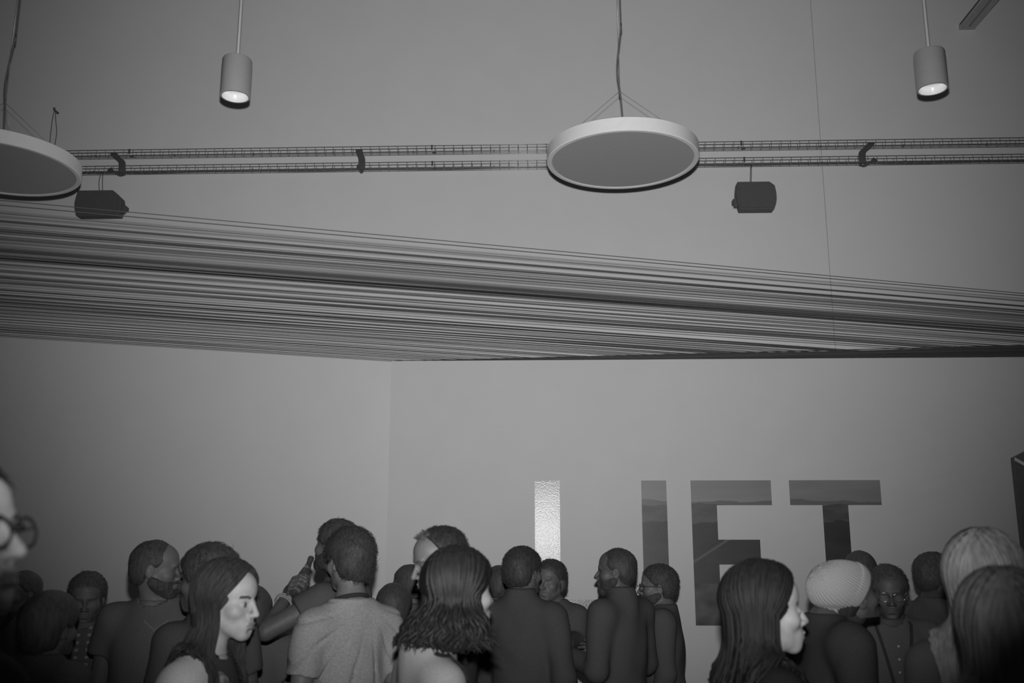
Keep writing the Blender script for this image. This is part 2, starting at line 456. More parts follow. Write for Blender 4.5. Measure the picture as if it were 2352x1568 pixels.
# ------------------------------------------------------------------ cylinder pendants
def cyl_lamp(px, py_bot, dia_px, label, energy=18.0):
    d = 5.55
    c = at(px, py_bot, d); r = dia_px / F_PX * d * 0.5; h = 0.255
    root = empty('cylinder_lamp', c); tag(root, label, 'lamp', 'lit cylinder pendant lamps')
    b = MB().lathe([(r - 0.012, 0.0), (r - 0.002, 0.0), (r, 0.002), (r, h - 0.014), (r - 0.004, h - 0.004), (r - 0.014, h), (0.012, h)], 64, cap=(False, True))
    o = b.build('housing', M['cyl'], root, True); md = o.modifiers.new('split', 'EDGE_SPLIT'); md.split_angle = R(40)
    # bright reflector bowl and the lit lamp inside
    MB().lathe([(r - 0.012, 0.0), (r - 0.013, 0.004), (r - 0.022, 0.035), (r - 0.036, 0.062), (0.026, 0.07)], 64).build('reflector', M['reflector'], o, True)
    MB().lathe([(0.0005, 0.060), (r - 0.052, 0.060)], 40).build('light_source', M['lamp'], o)
    MB().lathe([(0.014, h), (0.014, h + 0.006), (0.0095, h + 0.012), (0.0095, CEIL - 0.03 - c.z)], 16, cap=(True, True)).build('stem', M['cord'], root, True)
    MB().lathe([(0.055, CEIL - 0.032 - c.z), (0.055, CEIL - c.z)], 24, cap=(True, True)).build('ceiling_cup', M['white_metal'], root)
    ld = bpy.data.lights.new('pendant_light', 'SPOT'); ld.energy = energy; ld.spot_size = R(95); ld.spot_blend = 0.8; ld.shadow_soft_size = 0.03
    lo = bpy.data.objects.new('pendant_light', ld); COL.objects.link(lo); lo.parent = root; lo.location = (0, 0, 0.055)
cyl_lamp(540, 222, 73, 'lit grey cylinder pendant lamp on a rod, left one')
cyl_lamp(2142, 205, 74, 'lit grey cylinder pendant lamp on a rod, right one')

# ------------------------------------------------------------------ beam at the upper right, running from the wall into the room
bu, bz = wuz(2231, 50, 0.1)
root = empty('ceiling_channel', W3(bu, bz, 0.0)); tag(root, 'dark linear channel high at the right running out from the wall', 'channel')
hw = 0.066
for s in (-1, 1):
    MB().box(WN * 2.0 + WE * (s * hw * 0.58), hw * 0.42, 1.99, 0.02, WE, WN, Z).build('side_rail', M['beam'], root)
MB().box(WN * 2.0 + Z * 0.022, hw, 1.99, 0.008, WE, WN, Z).build('back_plate', M['black_metal'], root)
MB().box(WN * 0.012 + Z * 0.004, hw * 1.04, 0.0118, 0.026, WE, WN, Z).build('wall_plate', M['beam'], root)
for k in (0.8, 2.0, 3.4):
    MB().tube([WN * k + Z * 0.03, WN * k + Z * (CEIL - bz)], 0.006, 6).build('hanger_rod', M['black_metal'], root)

# ------------------------------------------------------------------ dark cabinet cut by the right edge
cp = at(2331, 1050, 6.3)
root = empty('display_board', (cp.x, cp.y, 0)); tag(root, 'tall black board with a slanted pale strip at the right picture edge', 'board')
H = cp.z
k_ = 6.3 / F_PX
MB().prism([(0, 0), (0.62, 0), (0.62, H + 0.30), (0, H)], X, Z, Y, (0, 0.03, 0), 0.03).build('panel', M['black_panel'], root)
MB().prism([(-0.004, H - 8 * k_), (-0.004, H), (0.40, H - 0.24), (0.40, H - 0.24 - 9 * k_)], X, Z, Y, (0, -0.004, 0), 0.004).build('slanted_strip', M['trim'], root)
MB().box((0.31, 0.0, 0.01), 0.36, 0.2, 0.01).build('foot', M['black_panel'], root)

# ------------------------------------------------------------------ string canopy
unit = mesh('string', *tube([(0, 0, 0), (0, 0, 1)], 1.0, 5))
unit.materials.append(M['string'])
unit2 = mesh('string', *tube([(0, 0, 0), (0, 0, 1)], 1.0, 5)); unit2.materials.append(M['string_pale'])
def strand(a, b, r, parent, me=unit):
    a, b = Vector(a), Vector(b); dv = b - a
    o = bpy.data.objects.new('string', me); COL.objects.link(o); o.parent = parent
    o.location = a - parent.location
    o.rotation_mode = 'QUATERNION'; o.rotation_quaternion = dv.to_track_quat('Z', 'Y')
    o.scale = (r, r, dv.length)
    return o
root = empty('string_canopy', at(-420, 600, 6.0)); tag(root, 'canopy of many taut dark strings stretched across the room', 'strings')
ZC = 3.42
xs_s = [460, 508, 575, 770]; sl_s = [0.0905, 0.083, 0.0765, 0.0665]
y0s = [460, 471, 490, 506.5, 509, 522, 525.5, 527, 532, 536.5, 543, 550]
y0s += [572, 574, 576, 578]
y0s += list(rng.uniform(553, 571, 4)) + list(rng.uniform(581, 612, 9)) + list(rng.uniform(618, 650, 13)) + list(rng.uniform(658, 672, 5))
y0s += [677, 679, 685, 687, 692, 702, 704, 712, 715, 719, 726, 728, 733, 739, 745, 748, 752, 756, 758, 763, 767, 770]
y0s += list(rng.uniform(675, 768, 6))
anch = []
for y0 in sorted(y0s):
    s = float(np.interp(y0, xs_s, sl_s)) + random.uniform(-0.0006, 0.0006)
    py_l = y0 - 400 * s
    e = PITCH - math.atan((py_l - 784) / F_PX)
    r_ = ray_c(-400, py_l); d = (ZC - CAM_Z) * r_.y / r_.z
    a = at(-400, py_l, d)
    xe = max(903.0, (830 + 0.0069 * 900 - y0) / (s + 0.0069))
    p = on_wall(xe, y0 + s * xe, PART_D)
    b = Vector((p.x, p.y, PZ + 0.003)) + WN * 0.003
    rad = random.choice((0.0020, 0.0024, 0.0028))
    if 506 <= y0 <= 509.5 or 571 < y0 < 579: rad = 0.0042
    if y0 > 580: rad *= 0.85
    strand(a, b, rad, root, unit2 if (553 < y0 < 571 or (580 < y0 < 650 and random.random() < 0.6)) else unit)
    anch.append((a, b, xe))
# second fan: from the top edge of the projecting wall off to the right
for i in range(70):
    xe = 905 + (i / 69.0) ** 0.8 * 1500
    p = on_wall(xe, 829 - 0.0069 * (xe - 900), PART_D)
    a = Vector((p.x, p.y, PZ + 0.003)) + WN * 0.003
    t = random.random()
    b = at(2760, 812 - 34 * t + random.uniform(-3, 3), 7.0)
    strand(a, b, random.choice((0.0026, 0.003, 0.0034)), root, unit if random.random() < 0.85 else unit2)
pl = [a for (a, b, x) in anch]
MB().tube([pl[0] * 1.15 - pl[-1] * 0.15, pl[-1] * 1.02 - pl[0] * 0.02], 0.012, 8).build('anchor_rail', M['black_metal'], root).location = -root.location
pb0, pb1 = at(2760, 830, 7.0), at(2760, 765, 7.0)
rp = MB().tube([Vector((pb0.x, pb0.y, 0.0)), Vector((pb1.x, pb1.y, pb1.z + .1))], 0.02, 10).build('anchor_post', M['black_metal'], root); rp.location = -root.location

# ================================================================== people: signed-distance bodies
F32 = np.float32
def v3(*a): return np.array(a, F32)
def ell(P, c, r, Rm=None):
    q = P - np.asarray(c, F32)
    if Rm is not None: q = q @ Rm
    r = np.asarray(r, F32)
    a = q / r; k0 = np.sqrt((a * a).sum(1)); a = a / r; k1 = np.sqrt((a * a).sum(1))
    return k0 * (k0 - 1) / np.maximum(k1, 1e-6)
def cap(P, a, b, ra, rb=None):
    if rb is None: rb = ra
    a = np.asarray(a, F32); b = np.asarray(b, F32); ab = b - a
    q = P - a; h = np.clip((q @ ab) / max(float(ab @ ab), 1e-9), 0, 1)
    q = q - h[:, None] * ab
    return np.sqrt((q * q).sum(1)) - (ra + (rb - ra) * h)
def smin(a, b, k):
    h = np.clip(0.5 + 0.5 * (b - a) / k, 0, 1); return b * (1 - h) + a * h - k * h * (1 - h)
def smax(a, b, k): return -smin(-a, -b, k)
def surf(f, lo, hi, h):
    """naive surface nets of f over a box, evaluated only near the surface"""
    lo = np.asarray(lo, F32); hi = np.asarray(hi, F32); C = 4
    n = np.maximum(((hi - lo) / (h * C)).astype(int) + 1, 2)
    ax = [lo[i] + (np.arange(n[i]) * C + (C - 1) / 2) * h for i in range(3)]
    G = np.stack(np.meshgrid(*ax, indexing='ij'), -1).reshape(-1, 3).astype(F32)
    cv = f(G).reshape(n)
    Fv = np.repeat(np.repeat(np.repeat(cv, C, 0), C, 1), C, 2)
    msk = np.abs(Fv) < h * C * 1.7
    idx = np.argwhere(msk)
    if len(idx) == 0: return np.zeros((0, 3)), np.zeros((0, 4), int)
    Fv[msk] = f((lo + idx.astype(F32) * h).astype(F32))
    N = np.array(Fv.shape)
    s = Fv < 0
    c8 = [s[i:N[0] - 1 + i, j:N[1] - 1 + j, k:N[2] - 1 + k] for i in (0, 1) for j in (0, 1) for k in (0, 1)]
    al = c8[0].copy(); an = c8[0].copy()
    for c in c8[1:]: al &= c; an |= c
    act = an & ~al; cells = np.argwhere(act)
    vid = -np.ones(act.shape, np.int64); vid[act] = np.arange(len(cells))
    acc = np.zeros((len(cells), 3), np.float64); cnt = np.zeros(len(cells))
    corners = [(i, j, k) for i in (0, 1) for j in (0, 1) for k in (0, 1)]
    cvv = {c: Fv[cells[:, 0] + c[0], cells[:, 1] + c[1], cells[:, 2] + c[2]] for c in corners}
    for c in corners:
        for axx in range(3):
            if c[axx] == 0:
                c2 = list(c); c2[axx] = 1; c2 = tuple(c2)
                a, b = cvv[c], cvv[c2]; x = (a < 0) != (b < 0)
                t = a[x] / (a[x] - b[x])
                p = np.tile(np.array(c, float), (x.sum(), 1)); p[:, axx] = t
                acc[x] += p; cnt[x] += 1
    V = (cells + acc / cnt[:, None]) * h + lo
    Qs = []
    for axx in range(3):
        o1, o2 = [(1, 2), (2, 0), (0, 1)][axx]
        sl0 = [slice(None)] * 3; sl1 = [slice(None)] * 3
        sl0[axx] = slice(0, -1); sl1[axx] = slice(1, None)
        a, b = s[tuple(sl0)], s[tuple(sl1)]
        e = np.argwhere(a != b)
        ok = (e[:, o1] > 0) & (e[:, o2] > 0) & (e[:, o1] < N[o1] - 1) & (e[:, o2] < N[o2] - 1)
        e = e[ok]; flip = a[e[:, 0], e[:, 1], e[:, 2]]
        def g(d1, d2):
            q = e.copy(); q[:, o1] -= d1; q[:, o2] -= d2; return vid[q[:, 0], q[:, 1], q[:, 2]]
        q = np.stack([g(1, 1), g(0, 1), g(0, 0), g(1, 0)], 1)
        q[~flip] = q[~flip][:, ::-1]
        Qs.append(q)
    return V, np.concatenate(Qs)
def fold(P, s, amp):
    """cheap cloth folds"""
    x, y, z = P[:, 0], P[:, 1], P[:, 2]
    return amp * (np.sin(34 * x + 9 * z + 3.1 * np.sin(11 * z + s) + s) * 0.5 + np.sin(52 * x - 15 * z + 21 * y + 2 * s) * 0.3 + np.sin(27 * z + 13 * x + 19 * y + 3 * s) * 0.45)
def rough(P, s, f, amp):
    x, y, z = P[:, 0] * f, P[:, 1] * f, P[:, 2] * f
    return amp * (np.sin(x + 1.7 * np.sin(y * 1.3 + s)) * np.sin(y * 1.1 + 1.3 * np.sin(z + s)) + 0.6 * np.sin(2.1 * z + 1.9 * np.sin(1.7 * x + s)))

def rot3(yaw, pitch, roll):
    return np.array((Matrix.Rotation(yaw, 3, 'Z') @ Matrix.Rotation(pitch, 3, 'X') @ Matrix.Rotation(roll, 3, 'Y')), F32)

# head space: eye level at z = 0, forward +y, right +x; 1:1 for an adult
def head_sdf(P, fem, lod, old=False):
    f = ell(P, (0, -.014, .030), (.074, .094, .084))
    f = smin(f, ell(P, (0, .030, .045), (.060, .054, .052)), .03)
    jw = .050 if fem else .055
    f = smin(f, ell(P, (0, .026, -.040), (jw, .060, .070)), .03)
    Q = np.stack([np.abs(P[:, 0]), P[:, 1], P[:, 2]], 1)
    f = smin(f, cap(Q, (.044, -.002, -.052), (.012, .064, -.094), .020, .016), .022)
    f = smin(f, ell(P, (0, .068, -.098), (.020, .018, .017)), .020)
    f = smin(f, ell(Q, (.040, .052, -.026), (.024, .024, .022)), .022)
    if not fem: f = smin(f, ell(P, (0, .078, .020), (.046, .014, .011)), .014)
    f = smax(f, -ell(Q, (.032, .096, -.003), (.019, .016, .012)), .012)
    if lod >= 2: f = smin(f, ell(Q, (.0315, .0715, -.003), (.0135, .0125, .0115)), .003)
    k = .9 if fem else 1.0
    f = smin(f, cap(P, (0, .086, .006), (0, .108 * (.99 if fem else 1.01), -.032), .0075, .0105 * k), .010)
    f = smin(f, ell(Q, (.0115 * k, .094, -.036), (.0085 * k, .012, .0075)), .007)
    f = smin(f, ell(P, (0, .072, -.068), (.032, .024, .026)), .018)
    if lod >= 1:
        f = smin(f, ell(P, (0, .0935, -.0615), (.0225, .0085, .0055)), .006)
        f = smin(f, ell(P, (0, .0915, -.0735), (.0195, .0085, .0065)), .006)
        f = smax(f, -cap(Q, (0, .107, -.0675), (.026, .096, -.0675), .0035), .004)
        f = smax(f, -ell(P, (0, .094, -.0855), (.016, .008, .006)), .008)
    # ears
    e = ell(Q, (.077, -.016, -.010), (.0085, .019, .031), np.array(Matrix.Rotation(R(-14), 3, 'Z'), F32))
    e = smax(e, -ell(Q, (.087, -.011, -.006), (.007, .010, .017)), .004)
    f = smin(f, e, .006)
    return f

def hair_cap(P, style, seed, hl):
    """solid hair of short styles, in head space"""
    thick = {'buzz': .004, 'short': .013, 'thick': .022, 'cap': .012, 'balding': .009}[style]
    f = ell(P, (0, -.016, .033), (.076 + thick, .096 + thick, .085 + thick))
    if style == 'thick':
        f = smin(f, ell(P, (0, -.055, -.030), (.076, .062, .072)), .03)
    elif style != 'cap':
        f = smin(f, ell(P, (0, -.050, -.020), (.064 + thick, .056 + thick * .6, .062)), .03)
    f = f + rough(P, seed, 30, .0014) + rough(P, seed + 2, 190, .0005)
    sl, b = {'buzz': (.95, -.006), 'short': (.95, -.004), 'thick': (.95, -.012), 'cap': (.35, .004), 'balding': (1.9, .022)}[style]
    pl = (sl * P[:, 1] + b + hl - P[:, 2]) / math.hypot(sl, 1)
    if style not in ('cap',):
        pl = np.minimum(pl, np.maximum(-P[:, 2] - .075, P[:, 1] + .03))       # nape
        # sideburn / ear notch
        Q = np.stack([np.abs(P[:, 0]), P[:, 1], P[:, 2]], 1)
        f = smax(f, -ell(Q, (.084, -.008, -.016), (.03, .022, .032)), .006)
    return smax(f, pl, .010)

def beard_sdf(P, seed):
    Q = np.stack([np.abs(P[:, 0]), P[:, 1], P[:, 2]], 1)
    f = smin(ell(P, (0, .028, -.050), (.062, .064, .066)), cap(Q, (.048, .0, -.052), (.012, .066, -.098), .026, .024), .02)
    f = smin(f, ell(P, (0, .072, -.10), (.028, .024, .03)), .02)
    f = smin(f, ell(P, (0, .088, -.052), (.026, .012, .008)), .01)
    f = smax(f, (P[:, 2] + .044 - .25 * np.clip(.05 - P[:, 1], 0, .1)), .01)
    f = smax(f, -ell(P, (0, .104, -.069), (.018, .012, .007)), .005)
    return f + rough(P, seed, 110, .0016)

def beanie_sdf(P, seed):
    f = ell(P, (0, -.020, .036), (.090, .112, .096))
    f = smin(f, ell(P, (0, -.080, .050), (.076, .082, .078), None), .05)
    pl = (.98 * P[:, 1] + .004 - P[:, 2]) / 1.4
    # turned-up rib band along the rim
    band = np.maximum(ell(P, (0, -.018, .034), (.0945, .117, .101)), np.abs(pl + .020) - .020)
    f = smin(f, band, .004)
    ang = np.arctan2(P[:, 0], (P[:, 2] - .03) * .69 + (P[:, 1] + .02) * .72)
    f = f + .0017 * np.sin(ang * 56) * np.clip((-pl) * 30, .5, 1)
    # slouch creases at the nape
    f = f + .006 * np.exp(-((P[:, 2] + .02 + .25 * (P[:, 1] + .1)) / .010) ** 2) * (P[:, 1] < -.02)
    return smax(f, pl, .006)

# ------------------------------------------------------------------ hands
def hand_sdf(P, Hm, o, curl, thumb, sgn):
    """Hm columns: thumb side, finger direction, back of the hand"""
    q = (P - o) @ Hm
    f = ell(q, (0, .048, 0), (.041, .050, .0155))
    f = smin(f, cap(q, (0, -.03, 0), (0, .02, 0), .027, .026), .02)
    xs = (.030, .010, -.0105, -.030); ln = (.94, 1.04, .97, .78)
    for i in range(4):
        p = np.array((xs[i], .086 - abs(xs[i] - .006) * .22, 0.0)); a = 0.0; r = .0098 - .0008 * (i == 3)
        for j, L in enumerate((.042, .026, .021)):
            a += curl[j] * (1.0 + .05 * i)
            e = p + np.array((xs[i] * .06, math.cos(a) * L * ln[i], -math.sin(a) * L * ln[i]))
            f = smin(f, cap(q, p, e, r, r * .92), .005); p = e; r *= .92
    p = np.array((.030, .022, -.006)); dirs = ((.62, .66, -.42), (.30 - thumb * .3, .80, -.52 - thumb * .3), (.05 - thumb * .4, .85, -.52 - thumb * .3)); r = .0135
    for dr, L in zip(dirs, (.040, .030, .026)):
        dr = np.array(dr) / np.linalg.norm(dr); e = p + dr * L
        f = smin(f, cap(q, p, e, r, r * .88), .007); p = e; r *= .88
    return f

# ------------------------------------------------------------------ long hair made of locks
def tubes_np(lines, rads, ns=4):
    """lines (n, m, 3); rads (n, m) -> verts, quads"""
    n, m, _ = lines.shape
    T = np.gradient(lines, axis=1); T /= np.maximum(np.linalg.norm(T, axis=2, keepdims=True), 1e-9)
    ref = np.tile(np.array((0.31, 0.95, 0.05)), (n, m, 1))
    A = np.cross(T, ref); A /= np.maximum(np.linalg.norm(A, axis=2, keepdims=True), 1e-9); B = np.cross(T, A)
    ang = np.arange(ns) * 2 * math.pi / ns
    V = lines[:, :, None, :] + rads[:, :, None, None] * (A[:, :, None, :] * np.cos(ang)[None, None, :, None] + B[:, :, None, :] * np.sin(ang)[None, None, :, None])
    base = (np.arange(n) * m * ns)[:, None, None] + (np.arange(m - 1) * ns)[None, :, None] + np.arange(ns)[None, None, :]
    nx = (np.arange(ns) + 1) % ns
    b2 = (np.arange(n) * m * ns)[:, None, None] + (np.arange(m - 1) * ns)[None, :, None] + nx[None, None, :]
    Qd = np.stack([base, b2, b2 + ns, base + ns], -1).reshape(-1, 4)
    return V.reshape(-1, 3), Qd
def long_locks(n, length, wave, seed, HR, HC, part=0.0, front=76.0, flare=.03, thick=.0046, shoulder=None, hs=1.0, fr_len=1.0, ymax=.078, vol=.016, freq=1.0):
    g = np.random.default_rng(seed)
    y0 = g.uniform(-.095, ymax, n); sd = np.where(g.random(n) < .5, -1.0, 1.0)
    t = (y0 + .095) / (.095 + ymax)
    ph = np.radians(178 + (front - 178) * t ** 0.8 + g.normal(0, 4, n)); ph = np.maximum(ph, R(front - 4))
    lay = g.uniform(0, 1, n) ** .7
    rad = np.array((.079, .100, .090))[None, :] + (.004 + vol * lay)[:, None]
    c0 = np.array((0, -.014, .030))
    d0 = np.stack([np.full(n, part), y0 / .108, np.sqrt(np.maximum(1 - (y0 / .108) ** 2, .05))], 1); d0 /= np.linalg.norm(d0, axis=1, keepdims=True)
    el_ = -.35
    d1 = np.stack([sd * np.sin(ph), np.cos(ph), np.full(n, el_)], 1); d1 /= np.linalg.norm(d1, axis=1, keepdims=True)
    om = np.arccos(np.clip((d0 * d1).sum(1), -1, 1))[:, None]
    pts = []
    for k in range(9):
        s = k / 8.0
        d = (np.sin((1 - s) * om) * d0 + np.sin(s * om) * d1) / np.maximum(np.sin(om), 1e-5)
        pts.append(c0 + d * rad * (1 - .0 * s))
    pts = np.stack(pts, 1) * hs
    W = pts @ HR.T + HC                                         # to body space
    tan = W[:, -1] - W[:, -2]; end = W[:, -1]
    Ln = length * g.uniform(.78, 1.04, n) * np.where(t > .8, fr_len, 1.0)
    out = end - (HC + np.array((0, 0, 0))); out[:, 2] = 0; out /= np.maximum(np.linalg.norm(out, axis=1, keepdims=True), 1e-6)
    hang = []; phs = g.uniform(0, 6.28, n); m = 13
    side = np.cross(out, np.array((0, 0, 1.0)))
    for k in range(1, m):
        s = k / (m - 1.0)
        o = flare * s * (.3 + lay) - .020 * np.sin(math.pi * min(1, s * 2.0)) * .8
        p = end + tan * (1 - np.exp(-3 * s)) * .35 + np.array((0, 0, -1.0)) * (s * Ln)[:, None] + out * o[:, None]
        a = wave * s
        p = p + out * (a * np.sin(s * 16 * freq + phs))[:, None] + side * (a * 1.2 * np.sin(s * 13 * freq + phs * 1.7))[:, None]
        hang.append(p)
    hang = np.stack(hang, 1)
    if shoulder is not None:                                     # rest on the clothes instead of sinking into them
        q = hang.reshape(-1, 3).astype(F32)
        for _ in range(3):
            dd = shoulder(q); e = .004
            gx = np.stack([shoulder(q + v3(e, 0, 0)) - dd, shoulder(q + v3(0, e, 0)) - dd, shoulder(q + v3(0, 0, e)) - dd], 1) / e
            push = np.clip(.010 + .010 * np.repeat(lay, m - 1) - dd, 0, .2)
            q = q + gx * push[:, None]
        hang = q.reshape(hang.shape)
    L = np.concatenate([W, hang], 1)
    mm = L.shape[1]
    pr = np.ones(mm); pr[0] = .4; pr[-1] = .15; pr[-2] = .5; pr[-3] = .8
    rr = (thick * g.uniform(.6, 1.25, n))[:, None] * pr[None, :]
    return L, rr

M['eye'] = mat('eye', 0.10, 0.2, 0.5)
SKIN = {}
def skin(v):  # shade is put into v: lower for people out of the flash
    if v not in SKIN: SKIN[v] = mat('skin', v, 0.55, 0.3, var=0.07, scale=60, bump=0.08, bscale=500)
    return SKIN[v]
CLOTH = {}
def cloth(v, sc=260):
    if (v, sc) not in CLOTH: CLOTH[(v, sc)] = mat('cloth', v, 0.9, 0.08, var=0.14, scale=sc, bump=0.25, bscale=600)
    return CLOTH[(v, sc)]
HAIRM = {}
def hairm(v, gl=.5):
    if (v, gl) not in HAIRM: HAIRM[(v, gl)] = mat('hair', v, gl, 0.2, var=0.3, scale=14, bump=0.2, bscale=240, stretch=(6, 6, 1))
    return HAIRM[(v, gl)]
LIP = mat('lip', .22, .45, .35); BROW = mat('brow', .07, .9, .05)

PEOPLE = {}
def person(key, px, py, d, yaw, hyaw, label, pitch=0.0, roll=0.0, fem=False, lod=1, skinv=.30, hair='short', hairv=.05, hairgl=.55, hl=0.0,
           shirt=.05, sleeve=.5, trousers=.05, build=1.0, hs=1.0, beard=False, arms=None, hoff=(0, .02), folds=.004, collar='crew',
           long=None, shirt_mat=None, foldfn=None, hands=None, hatv=None, drop=0.0):
    """px, py: middle and top of the head in the photograph; yaw 0 faces away from the camera, 90 to the left, 180 towards it"""
    top = at(px, py, d); k_hair = {'thick': .02, 'long': .016, 'beanie': .02, 'cap': .014, 'short': .012}.get(hair, .006)
    Hh = top.z - k_hair
    s = Hh / 1.76
    by = R(yaw) + YAW; HR = rot3(R(hyaw - yaw), R(pitch), R(roll))
    eye_z = Hh - .114 * hs
    HC = np.array((hoff[0], hoff[1], eye_z), np.float64)
    rot = Matrix.Rotation(by, 3, 'Z')
    loc = Vector((top.x, top.y, 0)) - rot @ Vector((hoff[0], hoff[1], 0))
    root = empty('person', (loc.x, loc.y, 0), by)
    tag(root, label, 'person')
    HRt = HR.astype(F32); HCf = HC.astype(F32)
    w = build * (.90 if fem else 1.0)
    zs = lambda z: z * s if z < 1.5 else z * s
    sh_z, nb = 1.425 * s - drop, 1.475 * s - drop
    SX = .172 * w
    if arms is None: arms = {}
    J = {}
    for sg, nm in ((-1, 'L'), (1, 'R')):
        S = np.array((sg * SX, -.012, sh_z))
        el = np.array(arms[nm][0]) if nm in arms else S + np.array((sg * .055, -.015, -.285 * s))
        wr = np.array(arms[nm][1]) if nm in arms else el + np.array((-sg * .005, .065, -.245 * s))
        J[nm] = (S, el, wr)
    def torso(P, o=0.0):
        f = ell(P, (0, .0, 1.285 * s), (.160 * w + o, .108 * w + o, .205 * s + o))
        f = smin(f, ell(P, (0, .004, 1.08 * s), ((.132 if fem else .146) * w + o, .102 * w + o, .20 * s)), .08)
        f = smin(f, ell(P, (0, -.008, .93 * s), ((.172 if fem else .160) * w + o, .112 * w + o, .13 * s)), .08)
        f = smin(f, cap(P, (-SX * .82, -.014, sh_z - .012), (SX * .82, -.014, sh_z - .012), .058 * w + o), .05)
        Q = np.stack([np.abs(P[:, 0]), P[:, 1], P[:, 2]], 1)
        f = smin(f, cap(Q, (SX * .62, -.022, sh_z + .02), (.015, -.026, nb + .035), .036 + o, .044 + o), .04)
        if fem: f = smin(f, ell(Q, (.075 * w, .085 * w, 1.255 * s), (.062 + o, .055 + o, .062 + o)), .03)
        return f
    def legs(P, o=0.0):
        Q = np.stack([np.abs(P[:, 0]), P[:, 1], P[:, 2]], 1)
        f = cap(Q, (.088 * w, -.004, .90 * s), (.098, .012, .50 * s), .088 * w + o, .060 + o)
        return smin(f, cap(Q, (.098, .012, .50 * s), (.102, -.018, .085), .058 + o, .040 + o), .02)
    def arm(P, nm, o=0.0, upto=2.0):
        S, el, wr = J[nm]
        f = cap(P, S, el, .052 * w + o, .041 + o)
        if upto > 1: f = smin(f, cap(P, el, wr, .040 + o, .027 + o), .015)
        return f
    nk0 = v3(0, -.020, nb - .02); nk1 = (np.array((0, -.018, -.055)) * hs) @ HR.T + HC
    def neck(P, o=0.0): return cap(P, nk0, nk1, (.050 if fem else .058) + o, (.044 if fem else .052) + o)
    def headf(P): return head_sdf(((P - HCf) @ HRt) / hs, fem, lod) * hs
    def bodyf(P):
        f = smin(torso(P), legs(P), .05)
        for nm in 'LR': f = smin(f, arm(P, nm), .03)
        f = smin(f, neck(P), .04)
        Q = np.stack([np.abs(P[:, 0]), P[:, 1], P[:, 2]], 1)
        f = smin(f, cap(Q, (.102, -.04, .05), (.115, .12, .036), .034, .030), .03)
        return f
    def fullf(P): return smin(headf(P), smin(neck(P), torso(P), .04), .022)
    # ---- body: head and neck finely, the rest coarser, one mesh
    hh = {0: .0058, 1: .0045, 2: .0030}[lod] * hs
    ncut = nb + .035
    V1, Q1 = surf(fullf, (HC[0] - .17 * hs, HC[1] - .19 * hs, ncut), HC + .17 * hs, hh)
    bv = .016
    lo = (-SX - .26, -.5, 0.0); hi = (SX + .26, .55, ncut + bv * 2.0)
    for nm in 'LR':
        for q in J[nm]:
            lo = np.minimum(lo, q - .09); hi = (max(hi[0], q[0] + .09), max(hi[1], q[1] + .09), hi[2])
    V2, Q2 = surf(lambda P: smax(bodyf(P), P[:, 2] - ncut - .006, .001), np.array(lo) - .02, (hi[0], hi[1], max(hi[2], max(J['L'][2][2], J['R'][2][2]) + .06)), bv)
    Vs, Qs = [V1, V2], [Q1, Q2 + len(V1)]
    nn = len(V1) + len(V2)
    for sg, nm in ((-1, 'L'), (1, 'R')):
        S, el, wr = J[nm]
        spec = (hands or {}).get(nm)
        if spec is None:
            fd = wr - el; fd = fd / np.linalg.norm(fd)
            bk = np.array((sg * 1.0, .15, .1)); bk -= fd * (bk @ fd); bk /= np.linalg.norm(bk)
            th = np.cross(fd, bk) ; th = th if th[1] > 0 else -th
            Hm = np.stack([th, fd, bk], 1); cu, tb, ho = (.35, .45, .35), .3, wr
        else: Hm, cu, tb, ho = spec
        Hm = Hm.astype(F32); ho = np.asarray(ho, F32)
        cen = ho + Hm[:, 1] * .07
        V3, Q3 = surf(lambda P: hand_sdf(P, Hm, ho, cu, tb, sg), cen - .125, cen + .125, .0042 if spec is not None else .0058)
        Vs.append(V3); Qs.append(Q3 + nn); nn += len(V3)
    V = np.concatenate(Vs); Q = np.concatenate(Qs)
    me = npmesh('body', V, Q)
    body = link('body', me, [skin(skinv), M['eye'], LIP, BROW], root, True)
    if lod >= 2:
        c = V[Q].mean(1); q = ((c - HC) @ HR) / hs
        ax = np.abs(q[:, 0]); mi = np.zeros(len(Q), np.int32)
        mi[(np.hypot(ax - .0315, q[:, 2] + .003) < .0085) & (q[:, 1] > .076)] = 1
        mi[(ax < .024) & (q[:, 1] > .083) & (q[:, 2] < -.057 + .1 * 0) & (q[:, 2] > -.080) & (ax < .024 - .5 * np.abs(q[:, 2] + .068))] = 2
        by_ = .017 + .004 * np.sin((ax - .012) / .036 * 3.1)
        mi[(ax > .012) & (ax < .048) & (np.abs(q[:, 2] - by_) < .0042) & (q[:, 1] > .05)] = 3
        me.polygons.foreach_set('material_index', mi)
    # ---- shirt
    o = .013 if not fem else .010
    seed = sum(map(ord, key)) % 17
    sleeves = sleeve
    def shirtf(P):
        f = smin(torso(P, o), neck(P, .006), .05)
        for nm in 'LR':
            S, el, wr = J[nm]
            if sleeves <= 1:
                a = cap(P, S, el, .060 * w + o, .052 + o + .006)
                n_ = (el - S) / np.linalg.norm(el - S)
                a = smax(a, ((P - (S + (el - S) * sleeves).astype(F32)) @ n_.astype(F32)), .006)
            else:
                a = smin(cap(P, S, el, .058 * w + o, .046 + o), cap(P, el, wr, .044 + o, .033 + o), .02)
                n_ = (wr - el) / np.linalg.norm(wr - el)
                a = smax(a, ((P - wr.astype(F32)) @ n_.astype(F32)), .006)
            f = smin(f, a, .035)
        if collar == 'high': f = smin(f, cap(P, nk0, nk0 * .45 + nk1.astype(F32) * .55, .076, .073), .02)
        f = f + fold(P, seed, folds)
        if foldfn is not None: f = f + foldfn(P, nb)
        f = smax(f, .84 * s - P[:, 2], .006)
        f = smax(f, P[:, 2] - (nb + (.085 if collar == 'high' else .052)), .008)
